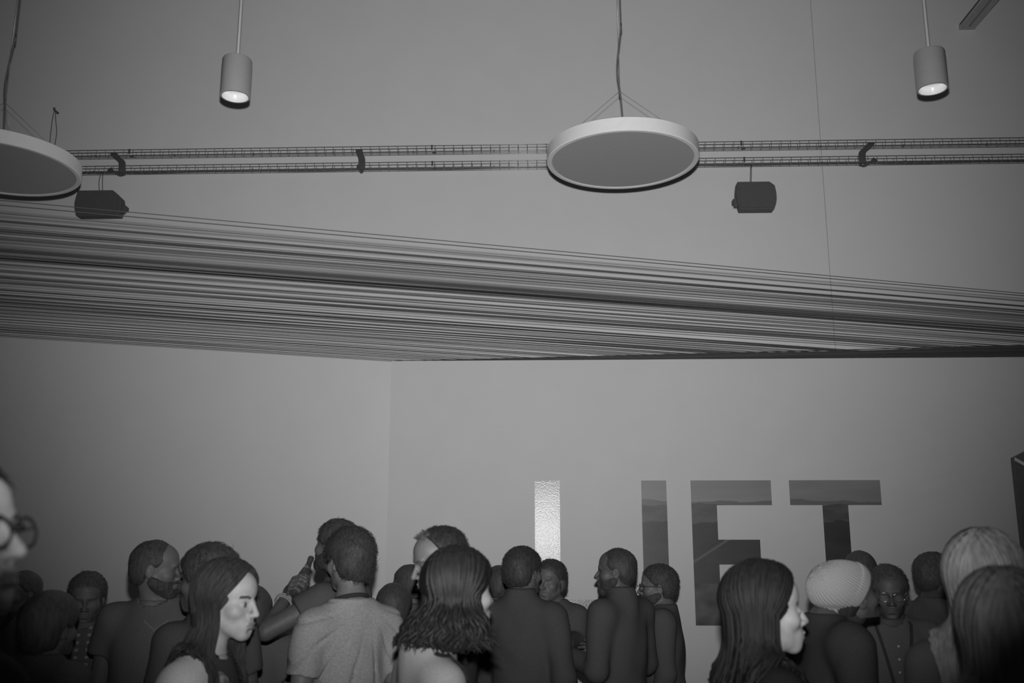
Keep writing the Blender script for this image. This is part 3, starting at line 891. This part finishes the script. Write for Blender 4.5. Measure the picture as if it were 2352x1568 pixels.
        if collar == 'crew': f = smax(f, -cap(P, nk0 + v3(0, .026, .060), nk0 + v3(0, .04, .18), .064), .008)
        elif collar == 'scoop': f = smax(f, -smin(cap(P, nk0 + v3(0, .01, .06), nk0 + v3(0, .03, .2), .074), ell(P, (0, .09, nb - .01), (.08, .09, .10)), .03), .008)
        return f
    slo = np.minimum.reduce([J['L'][0], J['L'][1], J['L'][2], J['R'][0], J['R'][1], J['R'][2], np.array((-.30 * w, -.24, .82 * s))]) - .10
    shi = np.maximum.reduce([J['L'][0], J['L'][1], J['L'][2], J['R'][0], J['R'][1], J['R'][2], np.array((.30 * w, .26, nb + .10))]) + .10
    slo[2] = .82 * s - .03
    Vs_, Qs_ = surf(shirtf, slo, shi, {0: .013, 1: .010, 2: .0075}[lod])
    sh = link('shirt', npmesh('shirt', Vs_, Qs_), shirt_mat or cloth(shirt), root, True)
    # ---- trousers and shoes
    def trf(P):
        f = smin(legs(P, .016), ell(P, (0, -.008, .93 * s), (.172 * w, .125 * w, .13 * s)), .05) + fold(P, seed + 3, .004)
        return smax(smax(f, P[:, 2] - .97 * s, .01), .075 - P[:, 2], .008)
    Vt, Qt = surf(trf, (-.30, -.26, .04), (.30, .28, 1.0 * s), .020)
    link('trousers', npmesh('trousers', Vt, Qt), cloth(trousers), root, True)
    def shoef(P):
        Q = np.stack([np.abs(P[:, 0]), P[:, 1], P[:, 2]], 1)
        f = smin(cap(Q, (.102, -.055, .045), (.118, .155, .030), .048, .042), cap(Q, (.102, -.03, .06), (.102, -.02, .12), .046), .03)
        return smax(f, -P[:, 2] + .001, .002)
    Vq, Qq = surf(shoef, (-.2, -.15, -.02), (.2, .24, .2), .012)
    link('shoes', npmesh('shoes', Vq, Qq), cloth(.045), root, True)
    # ---- hair and hats
    h2 = {0: .0062, 1: .0048, 2: .0040}[lod]
    if hair in ('buzz', 'short', 'thick', 'cap', 'balding'):
        Vh, Qh = surf(lambda P: hair_cap(P, hair, seed, hl), (-.13, -.17, -.13), (.13, .15, .16), h2)
        if hair == 'cap':
            def brim(P): return smax(ell(P, (0, .085, .040), (.078, .095, .018)), -ell(P, (0, -.01, .03), (.080, .10, .2)), .004)
            Vb, Qb = surf(brim, (-.12, -.05, -.02), (.12, .22, .09), h2)
            Qh = np.concatenate([Qh, Qb + len(Vh)]); Vh = np.concatenate([Vh, Vb])
        if lod >= 1 and hair != 'cap':
            gg = np.random.default_rng(seed + 31); ns_ = {'buzz': 1100, 'balding': 1500}.get(hair, 2200)
            ln_ = {'buzz': .006, 'short': .013, 'thick': .017, 'balding': .012}[hair]
            p0 = Vh[gg.integers(0, len(Vh), ns_)]
            nn_ = p0 - np.array((0, -.012, .015)); nn_ /= np.linalg.norm(nn_, axis=1, keepdims=True)
            flow = np.stack([p0[:, 0] * 4, -.5 - 0 * p0[:, 0], -.4 - (.05 - p0[:, 2]) * 3], 1) + gg.normal(0, .35, (ns_, 3))
            flow -= nn_ * (flow * nn_).sum(1, keepdims=True) * .9; flow /= np.linalg.norm(flow, axis=1, keepdims=True)
            L_ = (ln_ * gg.uniform(.5, 1.3, ns_))[:, None]
            lines_ = np.stack([p0 - nn_ * .003, p0 + nn_ * L_ * .20 + flow * L_ * .5, p0 + nn_ * L_ * .16 + flow * L_ * 1.3], 1)
            Vb, Qb = tubes_np(lines_, np.tile(np.array((.0011, .0009, .0003)), (ns_, 1)), 3)
            Qh = np.concatenate([Qh, Qb + len(Vh)]); Vh = np.concatenate([Vh, Vb])
        Vh = (Vh * hs) @ HR.T + HC
        link('cap' if hair == 'cap' else 'hair', npmesh('hair', Vh, Qh), hairm(hairv, hairgl) if hair != 'cap' else cloth(hairv), root, True)
    elif hair == 'beanie':
        Vh, Qh = surf(lambda P: beanie_sdf(P, seed), (-.13, -.23, -.16), (.13, .15, .17), .0024)
        Vh = (Vh * hs) @ HR.T + HC
        link('beanie', npmesh('beanie', Vh, Qh), cloth(hatv, 420), root, True)
        Vh, Qh = surf(lambda P: hair_cap(P, 'buzz', seed, -.012), (-.13, -.17, -.13), (.13, .15, .16), h2)
        link('hair', npmesh('hair', (Vh * hs) @ HR.T + HC, Qh), hairm(hairv, hairgl), root, True)
    elif hair == 'long':
        lp = dict(n=900, length=.30, wave=.008, front=76.0, flare=.03, part=0.0, thick=.0046); lp.update(long or {})
        Lh = lp['length']
        def core(P):
            f = ell(P, (0, -.018, .031), (.080, .099, .091))
            f = smin(f, ell(P, (0, -.050, -.05), (.076, .062, .11)), .03)
            f = smax(f, -ell(P, (0, .095, -.025), (.076, .082, .108)), .012)
            f = smax(f, -cap(P, (0, .0, -.06), (0, .0, -.2), .045), .01)
            return f
        Vh, Qh = surf(core, (-.13, -.19, -.20), (.13, .13, .16), .006)
        Vh = (Vh * hs) @ HR.T + HC
        L, rr = long_locks(lp['n'], Lh, lp['wave'], seed + 5, HR.astype(float), HC, lp['part'], lp['front'], lp['flare'], lp['thick'], lambda q: shirtf(q.astype(F32)), hs, lp.get('fr_len', 1.0), lp.get('ymax', .078), lp.get('vol', .014), lp.get('freq', 1.0))
        Vl, Ql = tubes_np(L, rr, 4)
        V_ = np.concatenate([Vh, Vl]); Q_ = np.concatenate([Qh, Ql + len(Vh)])
        link('hair', npmesh('hair', V_, Q_), hairm(hairv, hairgl), root, True)
    if beard:
        Vh, Qh = surf(lambda P: beard_sdf(P, seed), (-.11, -.06, -.17), (.11, .15, .0), h2)
        link('beard', npmesh('beard', (Vh * hs) @ HR.T + HC, Qh), hairm(hairv, .7), root, True)
    D = dict(root=root, HR=HR.astype(float), HC=HC, J=J, s=s, nb=nb, w=w, shirtf=shirtf, rot=rot, loc=loc, hs=hs, ghost=None)
    PEOPLE[key] = D
    return D
def to_local(D, p):
    """world point -> the person's own space"""
    return np.array(D['rot'].transposed() @ (Vector(p) - D['loc']))
def local_of(px, py, d, yaw, p):
    """where a pixel point lies in the space of a person whose head is seen at px, py, d"""
    top = at(px, py, d); rot = Matrix.Rotation(R(yaw) + YAW, 3, 'Z')
    q = rot.transposed() @ (Vector(p) - (Vector((top.x, top.y, 0)) - rot @ Vector((0, .02, 0))))
    return np.array(q)
def part_of(D, name): return [c for c in D['root'].children if c.name.split('.')[0] == name][0]
def hpt(D, p): return Vector(tuple((np.array(p) * D['hs']) @ D['HR'].T + D['HC']))
def glasses(D, m, r=.024, thick=.0026, lens=None):
    b = MB(); HRm = D['HR']
    for sx in (-1, 1):
        ring = []
        for k in range(20):
            a = 2 * math.pi * k / 20
            ring.append(hpt(D, (sx * .033 + r * 1.12 * math.cos(a), .103 - .10 * abs(sx * .033 + r * math.cos(a)) * .9, -.004 + r * .86 * math.sin(a))))
        b.tube(ring, thick, 6, True)
        b.tube([hpt(D, (sx * .060, .098, .004)), hpt(D, (sx * .079, .04, .004)), hpt(D, (sx * .084, -.022, .002)), hpt(D, (sx * .083, -.034, -.02))], thick * .9, 6)
    b.tube([hpt(D, (-.010, .110, .002)), hpt(D, (0, .113, .005)), hpt(D, (.010, .110, .002))], thick, 6)
    return b.build('glasses', m, D['root'], True)
def ribbon(D, pts, w, m, name='strap', lift=.006, flat=.0016):
    """strap laid on the clothes along local points"""
    f = D['shirtf']; q = np.array([tuple(p) for p in spline(pts, 8)], F32)
    for _ in range(4):
        dd = f(q); e = .004
        g = np.stack([f(q + v3(e, 0, 0)) - dd, f(q + v3(0, e, 0)) - dd, f(q + v3(0, 0, e)) - dd], 1) / e
        q = q + g * (lift - dd)[:, None]
    dd = f(q); e = .004
    g = np.stack([f(q + v3(e, 0, 0)) - dd, f(q + v3(0, e, 0)) - dd, f(q + v3(0, 0, e)) - dd], 1); g /= np.maximum(np.linalg.norm(g, axis=1, keepdims=True), 1e-6)
    T = np.gradient(q, axis=0); S = np.cross(T, g); S /= np.maximum(np.linalg.norm(S, axis=1, keepdims=True), 1e-6)
    vs, fs = [], []
    for i in range(len(q)):
        for (a, b) in ((-1, -1), (1, -1), (1, 1), (-1, 1)): vs.append(q[i] + S[i] * (a * w / 2) + g[i] * (b * flat))
    for i in range(len(q) - 1):
        for k in range(4):
            k2 = (k + 1) % 4; fs.append((i * 4 + k, i * 4 + k2, i * 4 + 4 + k2, i * 4 + 4 + k))
    fs.append((0, 1, 2, 3)); n = len(vs); fs.append((n - 1, n - 2, n - 3, n - 4))
    return link(name, mesh(name, vs, fs), m, D['root'])

# ================================================================== the crowd
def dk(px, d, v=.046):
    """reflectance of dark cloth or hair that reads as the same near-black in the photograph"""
    e = .50 * (7.45 / d) ** 2 * .75 * float(np.interp(px, [0, 300, 600, 1200, 1800, 2100, 2352], [.12, .27, .48, 1.0, .75, .36, .10])) + .03  # inverse flash falloff put into the colour: darker near, lighter at the beam's edges
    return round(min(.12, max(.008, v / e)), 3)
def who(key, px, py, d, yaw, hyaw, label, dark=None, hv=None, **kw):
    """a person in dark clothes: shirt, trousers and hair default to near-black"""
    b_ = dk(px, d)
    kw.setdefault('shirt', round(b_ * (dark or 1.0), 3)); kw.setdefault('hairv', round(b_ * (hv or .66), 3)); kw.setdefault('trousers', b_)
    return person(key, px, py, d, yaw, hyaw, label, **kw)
# --- man very close at the left edge
A = who('A', -99, 1036, 1.40, -96, -96, 'man with glasses close to the camera, face cut by the left picture edge', lod=2, skinv=.55, hair='short', hl=.004, pitch=8, build=.95)  # skin lightened to make up for the weak beam here
glasses(A, cloth(.03), r=.025, thick=.0026)
# --- dark heads behind him
who('B', 52, 1311, 5.7, 150, 150, 'dark-haired person far left, just right of the close man with glasses', lod=0, skinv=.16)
who('C', 126, 1357, 3.7, -20, -20, 'short dark-haired person between two darker heads at the far left', lod=0, fem=True, skinv=.14, hair='thick', sleeve=.6)
def check_shirt(v):
    m = mat('checked_cloth', v, .9, .08); nt = m.node_tree; b = nt.nodes['Principled BSDF']
    tc = nt.nodes.new('ShaderNodeTexCoord'); sp = nt.nodes.new('ShaderNodeSeparateXYZ'); nt.links.new(tc.outputs['Object'], sp.inputs[0])
    def st(out, f, ph):
        a = nt.nodes.new('ShaderNodeMath'); a.operation = 'MULTIPLY'; a.inputs[1].default_value = f; nt.links.new(out, a.inputs[0])
        c = nt.nodes.new('ShaderNodeMath'); c.operation = 'SINE'; nt.links.new(a.outputs[0], c.inputs[0])
        g = nt.nodes.new('ShaderNodeMath'); g.operation = 'GREATER_THAN'; g.inputs[1].default_value = ph; nt.links.new(c.outputs[0], g.inputs[0]); return g.outputs[0]
    mu = nt.nodes.new('ShaderNodeMath'); mu.operation = 'MULTIPLY'
    nt.links.new(st(sp.outputs['X'], 130, .55), mu.inputs[0]); nt.links.new(st(sp.outputs['Z'], 190, .35), mu.inputs[1])
    r = nt.nodes.new('ShaderNodeMapRange'); r.inputs['To Min'].default_value = v; r.inputs['To Max'].default_value = v * 2.6; nt.links.new(mu.outputs[0], r.inputs['Value'])
    nt.links.new(r.outputs[0], b.inputs['Base Color']); return m
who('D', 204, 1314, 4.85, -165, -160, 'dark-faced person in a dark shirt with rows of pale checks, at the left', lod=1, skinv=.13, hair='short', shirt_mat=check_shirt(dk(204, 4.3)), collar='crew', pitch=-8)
E = who('E', 364, 1241, 4.25, 178, -78, 'man with cropped hair and beard in black T-shirt, head turned to the right', lod=1, skinv=.13, hair='buzz', hv=.45, beard=True, pitch=-4, build=1.05)
# angular mark printed on his chest
lg = MB()
for (a, b_) in (((-.045, .012), (-.004, -.022)), ((-.004, -.026), (.05, .014)), ((-.004, -.022), (-.003, -.042))):
    pts = []
    for t in (0, .5, 1):
        x = -.045 + a[0] + (b_[0] - a[0]) * t; z = E['nb'] - .055 + a[1] + (b_[1] - a[1]) * t
        q = np.array([[x, .2, z]], F32)
        for _ in range(12): q[:, 1] -= np.clip(E['shirtf'](q), -.05, .05)
        pts.append(Vector((x, float(q[0, 1]) + .002, z)))
    lg.tube(pts, .0024, 5)
lg.build('chest_mark', cloth(.22), part_of(E, 'shirt'))
who('F', 478, 1249, 3.72, 60, 75, 'dark-haired person between the cropped-hair man and the long-haired woman', lod=1, skinv=.08, hair='thick', hl=-.01, build=.95)
# --- long-haired woman, dark top with one pale sleeve
Gd = who('G', 530, 1286, 3.2, -98, -105, 'woman with long dark hair and lit face looking right, pale sleeve', fem=True, lod=2, skinv=.35, hair='long', pitch=-4, roll=-2, sleeve=.6,
         long=dict(n=1000, length=.30, wave=.004, front=76, flare=.02, ymax=.072), collar='crew', hoff=(0, .06), drop=.045)
def floral(v):
    m = mat('floral_cloth', v, .9, .08, var=.95, scale=34); return m
sx = Gd['J']['R'][0]; f_ = Gd['shirtf']
cen_ = v3(sx[0] - .01, sx[1] - .01, sx[2] - .03)
Vp, Qp = surf(lambda P: smax(f_(P) - .006, sx[0] * .60 - P[:, 0], .006), cen_ - .24, cen_ + .22, .0075)
link('pale_sleeve', npmesh('pale_sleeve', Vp, Qp), cloth(.62), part_of(Gd, 'shirt'), True)
ribbon(Gd, [(sx[0] * .52, -.10, Gd['nb'] - .18), (sx[0] * .56, -.03, Gd['nb'] - .01), (sx[0] * .62, .06, Gd['nb'] - .05), (sx[0] * .66, .12, Gd['nb'] - .22)], .020, cloth(.018), 'bag_strap', lift=.012)
ribbon(Gd, [(sx[0] * .40, -.10, Gd['nb'] - .16), (sx[0] * .38, -.03, Gd['nb'] + .0), (sx[0] * .42, .07, Gd['nb'] - .06), (sx[0] * .46, .12, Gd['nb'] - .22)], .06, floral(.16), 'scarf_edge', lift=.006)
who('H', 582, 1344, 4.9, 20, 10, 'dark head showing just past the nose of the long-haired woman', lod=0, skinv=.14, hair='thick')
# --- grey T-shirt man seen from behind
I_mat = mat('heather_grey_jersey', .235, .95, .05, var=.18, scale=110, bump=.3, bscale=500, stretch=(1, 1, 2.2))
def back_creases(P, nb):
    """creases fanning down the back from the nape"""
    x, z = P[:, 0] - .03, nb - .02 - P[:, 2]
    r = np.sqrt(x * x + z * z); a = np.arctan2(x, z + .05)
    c = np.exp(-(np.sin(a * 8.5 + 1.1 * np.sin(7 * r) + .6) / .20) ** 2) * np.clip((r - .05) * 7, 0, 1) * (P[:, 1] < .02)
    c2 = np.exp(-((np.sin(P[:, 2] * 21 + P[:, 0] * 30)) / .25) ** 2) * (P[:, 0] < -.16) * (P[:, 2] < nb - .14)
    return .010 * c + .003 * c2
Id = who('I', 802, 1211, 4.05, 36, 44, 'man seen from behind in a light heather-grey T-shirt with dark collar', lod=2, skinv=.12, hair='thick', shirt_mat=I_mat, sleeve=.66, build=.95, drop=.025, folds=.005, pitch=-4, foldfn=back_creases)
b = MB(); nb = Id['nb']
ring = []
for k in range(28):
    a = 2 * math.pi * k / 28
    ring.append(Vector((.068 * math.cos(a), -.010 + .072 * math.sin(a), nb + .044 - .022 * math.sin(a))))
b.tube(ring, .009, 8, True); b.build('collar', cloth(.03), part_of(Id, 'shirt'), True)
# --- drinking man behind him
jd = 4.55
jp = (772, 1191, jd, 75)
el_w = at(610, 1450, jd - .26)
gd_ = jd - .10
grip_w = at(687, 1353, gd_)                              # bottle axis passes here
A_ax = (at(714, 1283, gd_ + .13) - grip_w).normalized()
f0 = Vector((.35, -.67, .65)); Fd = (f0 - A_ax * f0.dot(A_ax)).normalized(); Bk = A_ax.cross(Fd).normalized()
if Bk.x > 0: Bk = -Bk                                    # back of the hand to the left
rj = Matrix.Rotation(R(jp[3]) + YAW, 3, 'Z').transposed()
Hm = np.stack([np.array(rj @ A_ax), np.array(rj @ Fd), np.array(rj @ Bk)], 1)
ho_w = grip_w - Fd * .058 + Bk * .040
loc_ = lambda p: local_of(jp[0], jp[1], jp[2], jp[3], p)
Jd = who('J', *jp, 58, 'dark bearded man lifting a bottle to his mouth behind the grey T-shirt man', lod=1, skinv=.085, hair='short', beard=True, pitch=10,
         shirt=.075, sleeve=.42, arms={'L': (loc_(el_w), loc_(ho_w - (ho_w - el_w).normalized() * .02))}, hands={'L': (Hm, (.75, 1.0, .7), .7, loc_(ho_w))}, build=1.05)
# wristband
fd = (ho_w - el_w).normalized(); wc = ho_w - fd * .040
ua_ = fd.cross(Z).normalized(); ub_ = fd.cross(ua_)
b = MB()
for q in range(3):
    b.tube([Vector(tuple(loc_(wc - fd * (.010 * q) + ua_ * (.038 * math.cos(t)) + ub_ * (.038 * math.sin(t))))) for t in [2 * math.pi * k / 24 for k in range(24)]], .0034, 6, True)
b.tube([Vector(tuple(loc_(p))) for p in (wc + ua_ * .038, wc + ua_ * .045 - Z * .03, wc + ua_ * .038 - Z * .07)], .003, 6)
b.build('wristband', cloth(.24), Jd['root'], True)
# the bottle
M['glass'] = mat('bottle_glass', .05, .12, .6, var=.25, scale=40)
M['bottle_label'] = mat('bottle_label', .14, .35, .5, var=.7, scale=60)
bo = empty('bottle', grip_w - A_ax * .035); tag(bo, 'glass bottle tilted in the raised hand of the bearded man', 'bottle')
bo.rotation_mode = 'QUATERNION'; bo.rotation_quaternion = A_ax.to_track_quat('Z', 'Y')
MB().lathe([(.004, .004), (.027, 0), (.0295, .005), (.0295, .110), (.027, .128), (.017, .162), (.0135, .185), (.0128, .210), (.0145, .213), (.0145, .227), (.0125, .230), (.010, .230)], 32, cap=(True, True)).build('glass', M['glass'], bo, True)
gl_ = bo.children[0]
MB().lathe([(.0298, .03), (.0301, .032), (.0301, .100), (.0298, .102)], 32).build('label', M['bottle_label'], gl_, True)
MB().lathe([(.0225, .146), (.0178, .162)], 32).build('neck_label', M['bottle_label'], gl_, True)
# --- man with high forehead behind the wavy-haired woman
Kd = who('K', 1010, 1213, 3.65, 80, 112, 'man with high bald forehead looking down left behind the wavy-haired woman', lod=2, skinv=.125, hair='balding', pitch=-14)
g = np.random.default_rng(3); lines = []
for k in range(130):
    x, y = g.uniform(-.045, .05), g.uniform(.020, .055)
    p = np.array((x, y, .104 + .45 * (.045 - y) - abs(x) * .25))
    dr = np.array((g.normal(0, .3), .35 + g.normal(0, .3), .85)); dr /= np.linalg.norm(dr); L = g.uniform(.010, .026)
    lines.append([p + dr * L * t + np.array((0, .005, -.004)) * t * t for t in (0, .33, .66, 1)])
Lw = np.array(lines) @ Kd['HR'].T + Kd['HC']
Vl, Ql = tubes_np(Lw, np.tile(np.array((.0016, .0014, .001, .0004)), (len(lines), 1)), 4)
link('hair_tuft', npmesh('hair_tuft', Vl, Ql), hairm(.06, .55), part_of(Kd, 'hair'), True)
# --- wavy-haired woman from behind
Ld = who('L', 1060, 1254, 2.9, -62, -52, 'woman from behind with wavy shoulder-length dark hair and pale grey top', fem=True, lod=1, skinv=.20, hair='long', hairv=.012, hairgl=.55, shirt=.20, sleeve=2, build=.80, drop=.02,
         long=dict(n=760, length=.145, wave=.018, freq=.55, front=80, flare=.055, thick=.0058, vol=.008), folds=.005, hoff=(0, .09))
for dx in (0.0, .028):
    ribbon(Ld, [(.09, -.03 + dx, Ld['nb'] + .01), (.12, -.01 + dx, Ld['nb'] - .05), (.155, .01 + dx, Ld['nb'] - .14), (.18, .02 + dx, Ld['nb'] - .30)], .016, cloth(.018), 'bag_strap')
who('M', 938, 1297, 5.9, 60, 60, 'dark head peeking out left of the man with the high forehead', lod=0, skinv=.12)
who('N', 906, 1340, 5.3, 10, 0, 'low dark head beside the right shoulder of the grey T-shirt man', lod=0, fem=True, skinv=.12, hair='thick')
who('O', 1144, 1299, 6.2, 10, 20, 'dark head right of the wavy-haired woman, far back', lod=0, skinv=.12, hair='short')
# --- talking group at the wall
who('P', 1204, 1255, 5.0, -24, -42, 'man in dark jacket seen from behind, in front of the letter L', lod=1, skinv=.085, hair='short', sleeve=2, collar='high', build=1.0)
qp = (1263, 1285, 5.8, 165)
lq = lambda p: local_of(qp[0], qp[1], qp[2], qp[3], p)
Qd = who('Q', *qp, 150, 'dark figure facing the camera with an open jacket, under the letter L', lod=1, skinv=.10, hair='short', sleeve=2, build=.92,
         arms={'L': (lq(at(1328, 1470, 5.75)), lq(at(1296, 1478, 5.52)))})
for sx_ in (-1, 1):
    ribbon(Qd, [(sx_ * .05, .06, Qd['nb'] + .0), (sx_ * .055, .12, Qd['nb'] - .08), (sx_ * .05, .13, Qd['nb'] - .2), (sx_ * .03, .13, Qd['nb'] - .33)], .018, cloth(.14), 'jacket_edge')
def bent(Hh, nm, w=1.0, fwd=.22):
    """elbow at the side, forearm forward"""
    s_ = Hh / 1.76; sg = -1 if nm == 'L' else 1
    el = np.array((sg * (.172 * w + .035), -.01, 1.425 * s_ - .285 * s_)); return (el, el + np.array((-sg * .05, fwd, .05)))
who('R', 1413, 1259, 5.25, 46, 74, 'bearded man in black between the letters L and I, facing left', lod=1, skinv=.075, hair='buzz', beard=True, sleeve=2, collar='high', build=1.0, arms={'L': bent(1.7, 'L'), 'R': bent(1.7, 'R')})
Sd = who('S', 1508, 1296, 5.75, 78, 82, 'bearded man with glasses in front of the letter I, facing left', lod=1, skinv=.12, hair='short', beard=True, sleeve=2, build=1.05)
glasses(Sd, cloth(.05), r=.022, thick=.003)
# --- right-hand side
Td = who('T', 1756, 1290, 2.75, -80, -84, 'woman with long straight dark hair, lit face in profile to the right', fem=True, lod=2, skinv=.33, hair='long', hv=.6, hairgl=.6, sleeve=2, pitch=1,
         long=dict(n=1100, length=.40, wave=.003, front=86, flare=.06, thick=.0042, ymax=.066, vol=.016), collar='crew')
ribbon(Td, [(.03, -.10, Td['nb'] - .12), (.05, -.06, Td['nb'] - .0), (.09, .02, Td['nb'] - .01), (.08, .08, Td['nb'] - .07)], .035, floral(.07), 'scarf_edge')
Ud = who('U', 1948, 1282, 3.6, -82, -72, 'person in a pale ribbed knitted beanie and black top, turned away', lod=1, skinv=.09, hair='beanie', hatv=.33, sleeve=2, pitch=12, build=1.06, hoff=(0, .085), drop=-.045)
Vd = who('V', 2036, 1298, 4.6, 172, 165, 'dark-faced person with glasses and lanyard in a grey shirt, beside the beanie', lod=1, skinv=.085, hair='short', shirt=.125, sleeve=2, pitch=-6)
glasses(Vd, mat('shiny_frame', .16, .15, .6, metal=.7), r=.023, thick=.0018)
for sx_ in (-1, 1):
    ribbon(Vd, [(sx_ * .07, -.05, Vd['nb'] + .03), (sx_ * .072, .05, Vd['nb'] - .01), (sx_ * .055, .12, Vd['nb'] - .12), (sx_ * .012, .14, Vd['nb'] - .33)], .014, cloth(.05), 'lanyard')
for k in range(3):
    q = np.array([[-.005 + .004 * k, .25, Vd['nb'] - .08 - .055 * k]], F32)
    for _ in range(12): q[:, 1] -= np.clip(Vd['shirtf'](q), -.05, .05)
    o = MB().lathe([(.0055, 0), (.0055, .002), (.003, .004)], 10, cap=(True, True)).build('button', cloth(.5), part_of(Vd, 'shirt'))
    o.location = Vector(q[0]) + Vector((0, .004, 0)); o.rotation_euler = (-math.pi / 2, 0, 0)
q = np.array([[0, .25, Vd['nb'] - .345]], F32)
for _ in range(12): q[:, 1] -= np.clip(Vd['shirtf'](q), -.05, .05)
MB().box(Vector(q[0]) + Vector((0, .008, 0)), .006, .003, .012).build('lanyard_clip', mat('clip', .9, .2, .6, metal=.3), Vd['root'])
who('W', 1972, 1266, 6.0, 0, -10, 'dark head just above the pale beanie, under the letter T', lod=0, skinv=.12, hair='thick')
who('X', 2146, 1269, 5.3, -70, -78, 'dark-haired person far back, just left of the blonde woman', lod=1, skinv=.085, hair='short', sleeve=2, beard=True)
who('Y', 2256, 1219, 2.62, -30, -40, 'woman with long blonde hair at the right, seen from behind', fem=True, lod=1, skinv=.2, hair='long', hairv=.24, hairgl=.34, shirt=.10, sleeve=2,
    long=dict(n=1200, length=.34, wave=.007, front=74, flare=.03, thick=.0045), hs=1.06)
who('Z', 2296, 1308, 2.0, -15, -18, 'woman with long black hair in front of the blonde, at the right edge', fem=True, lod=1, skinv=.2, hair='long', hv=2.6, hairgl=.5, sleeve=2,
    long=dict(n=1200, length=.44, wave=.004, front=74, flare=.045, thick=.0045))
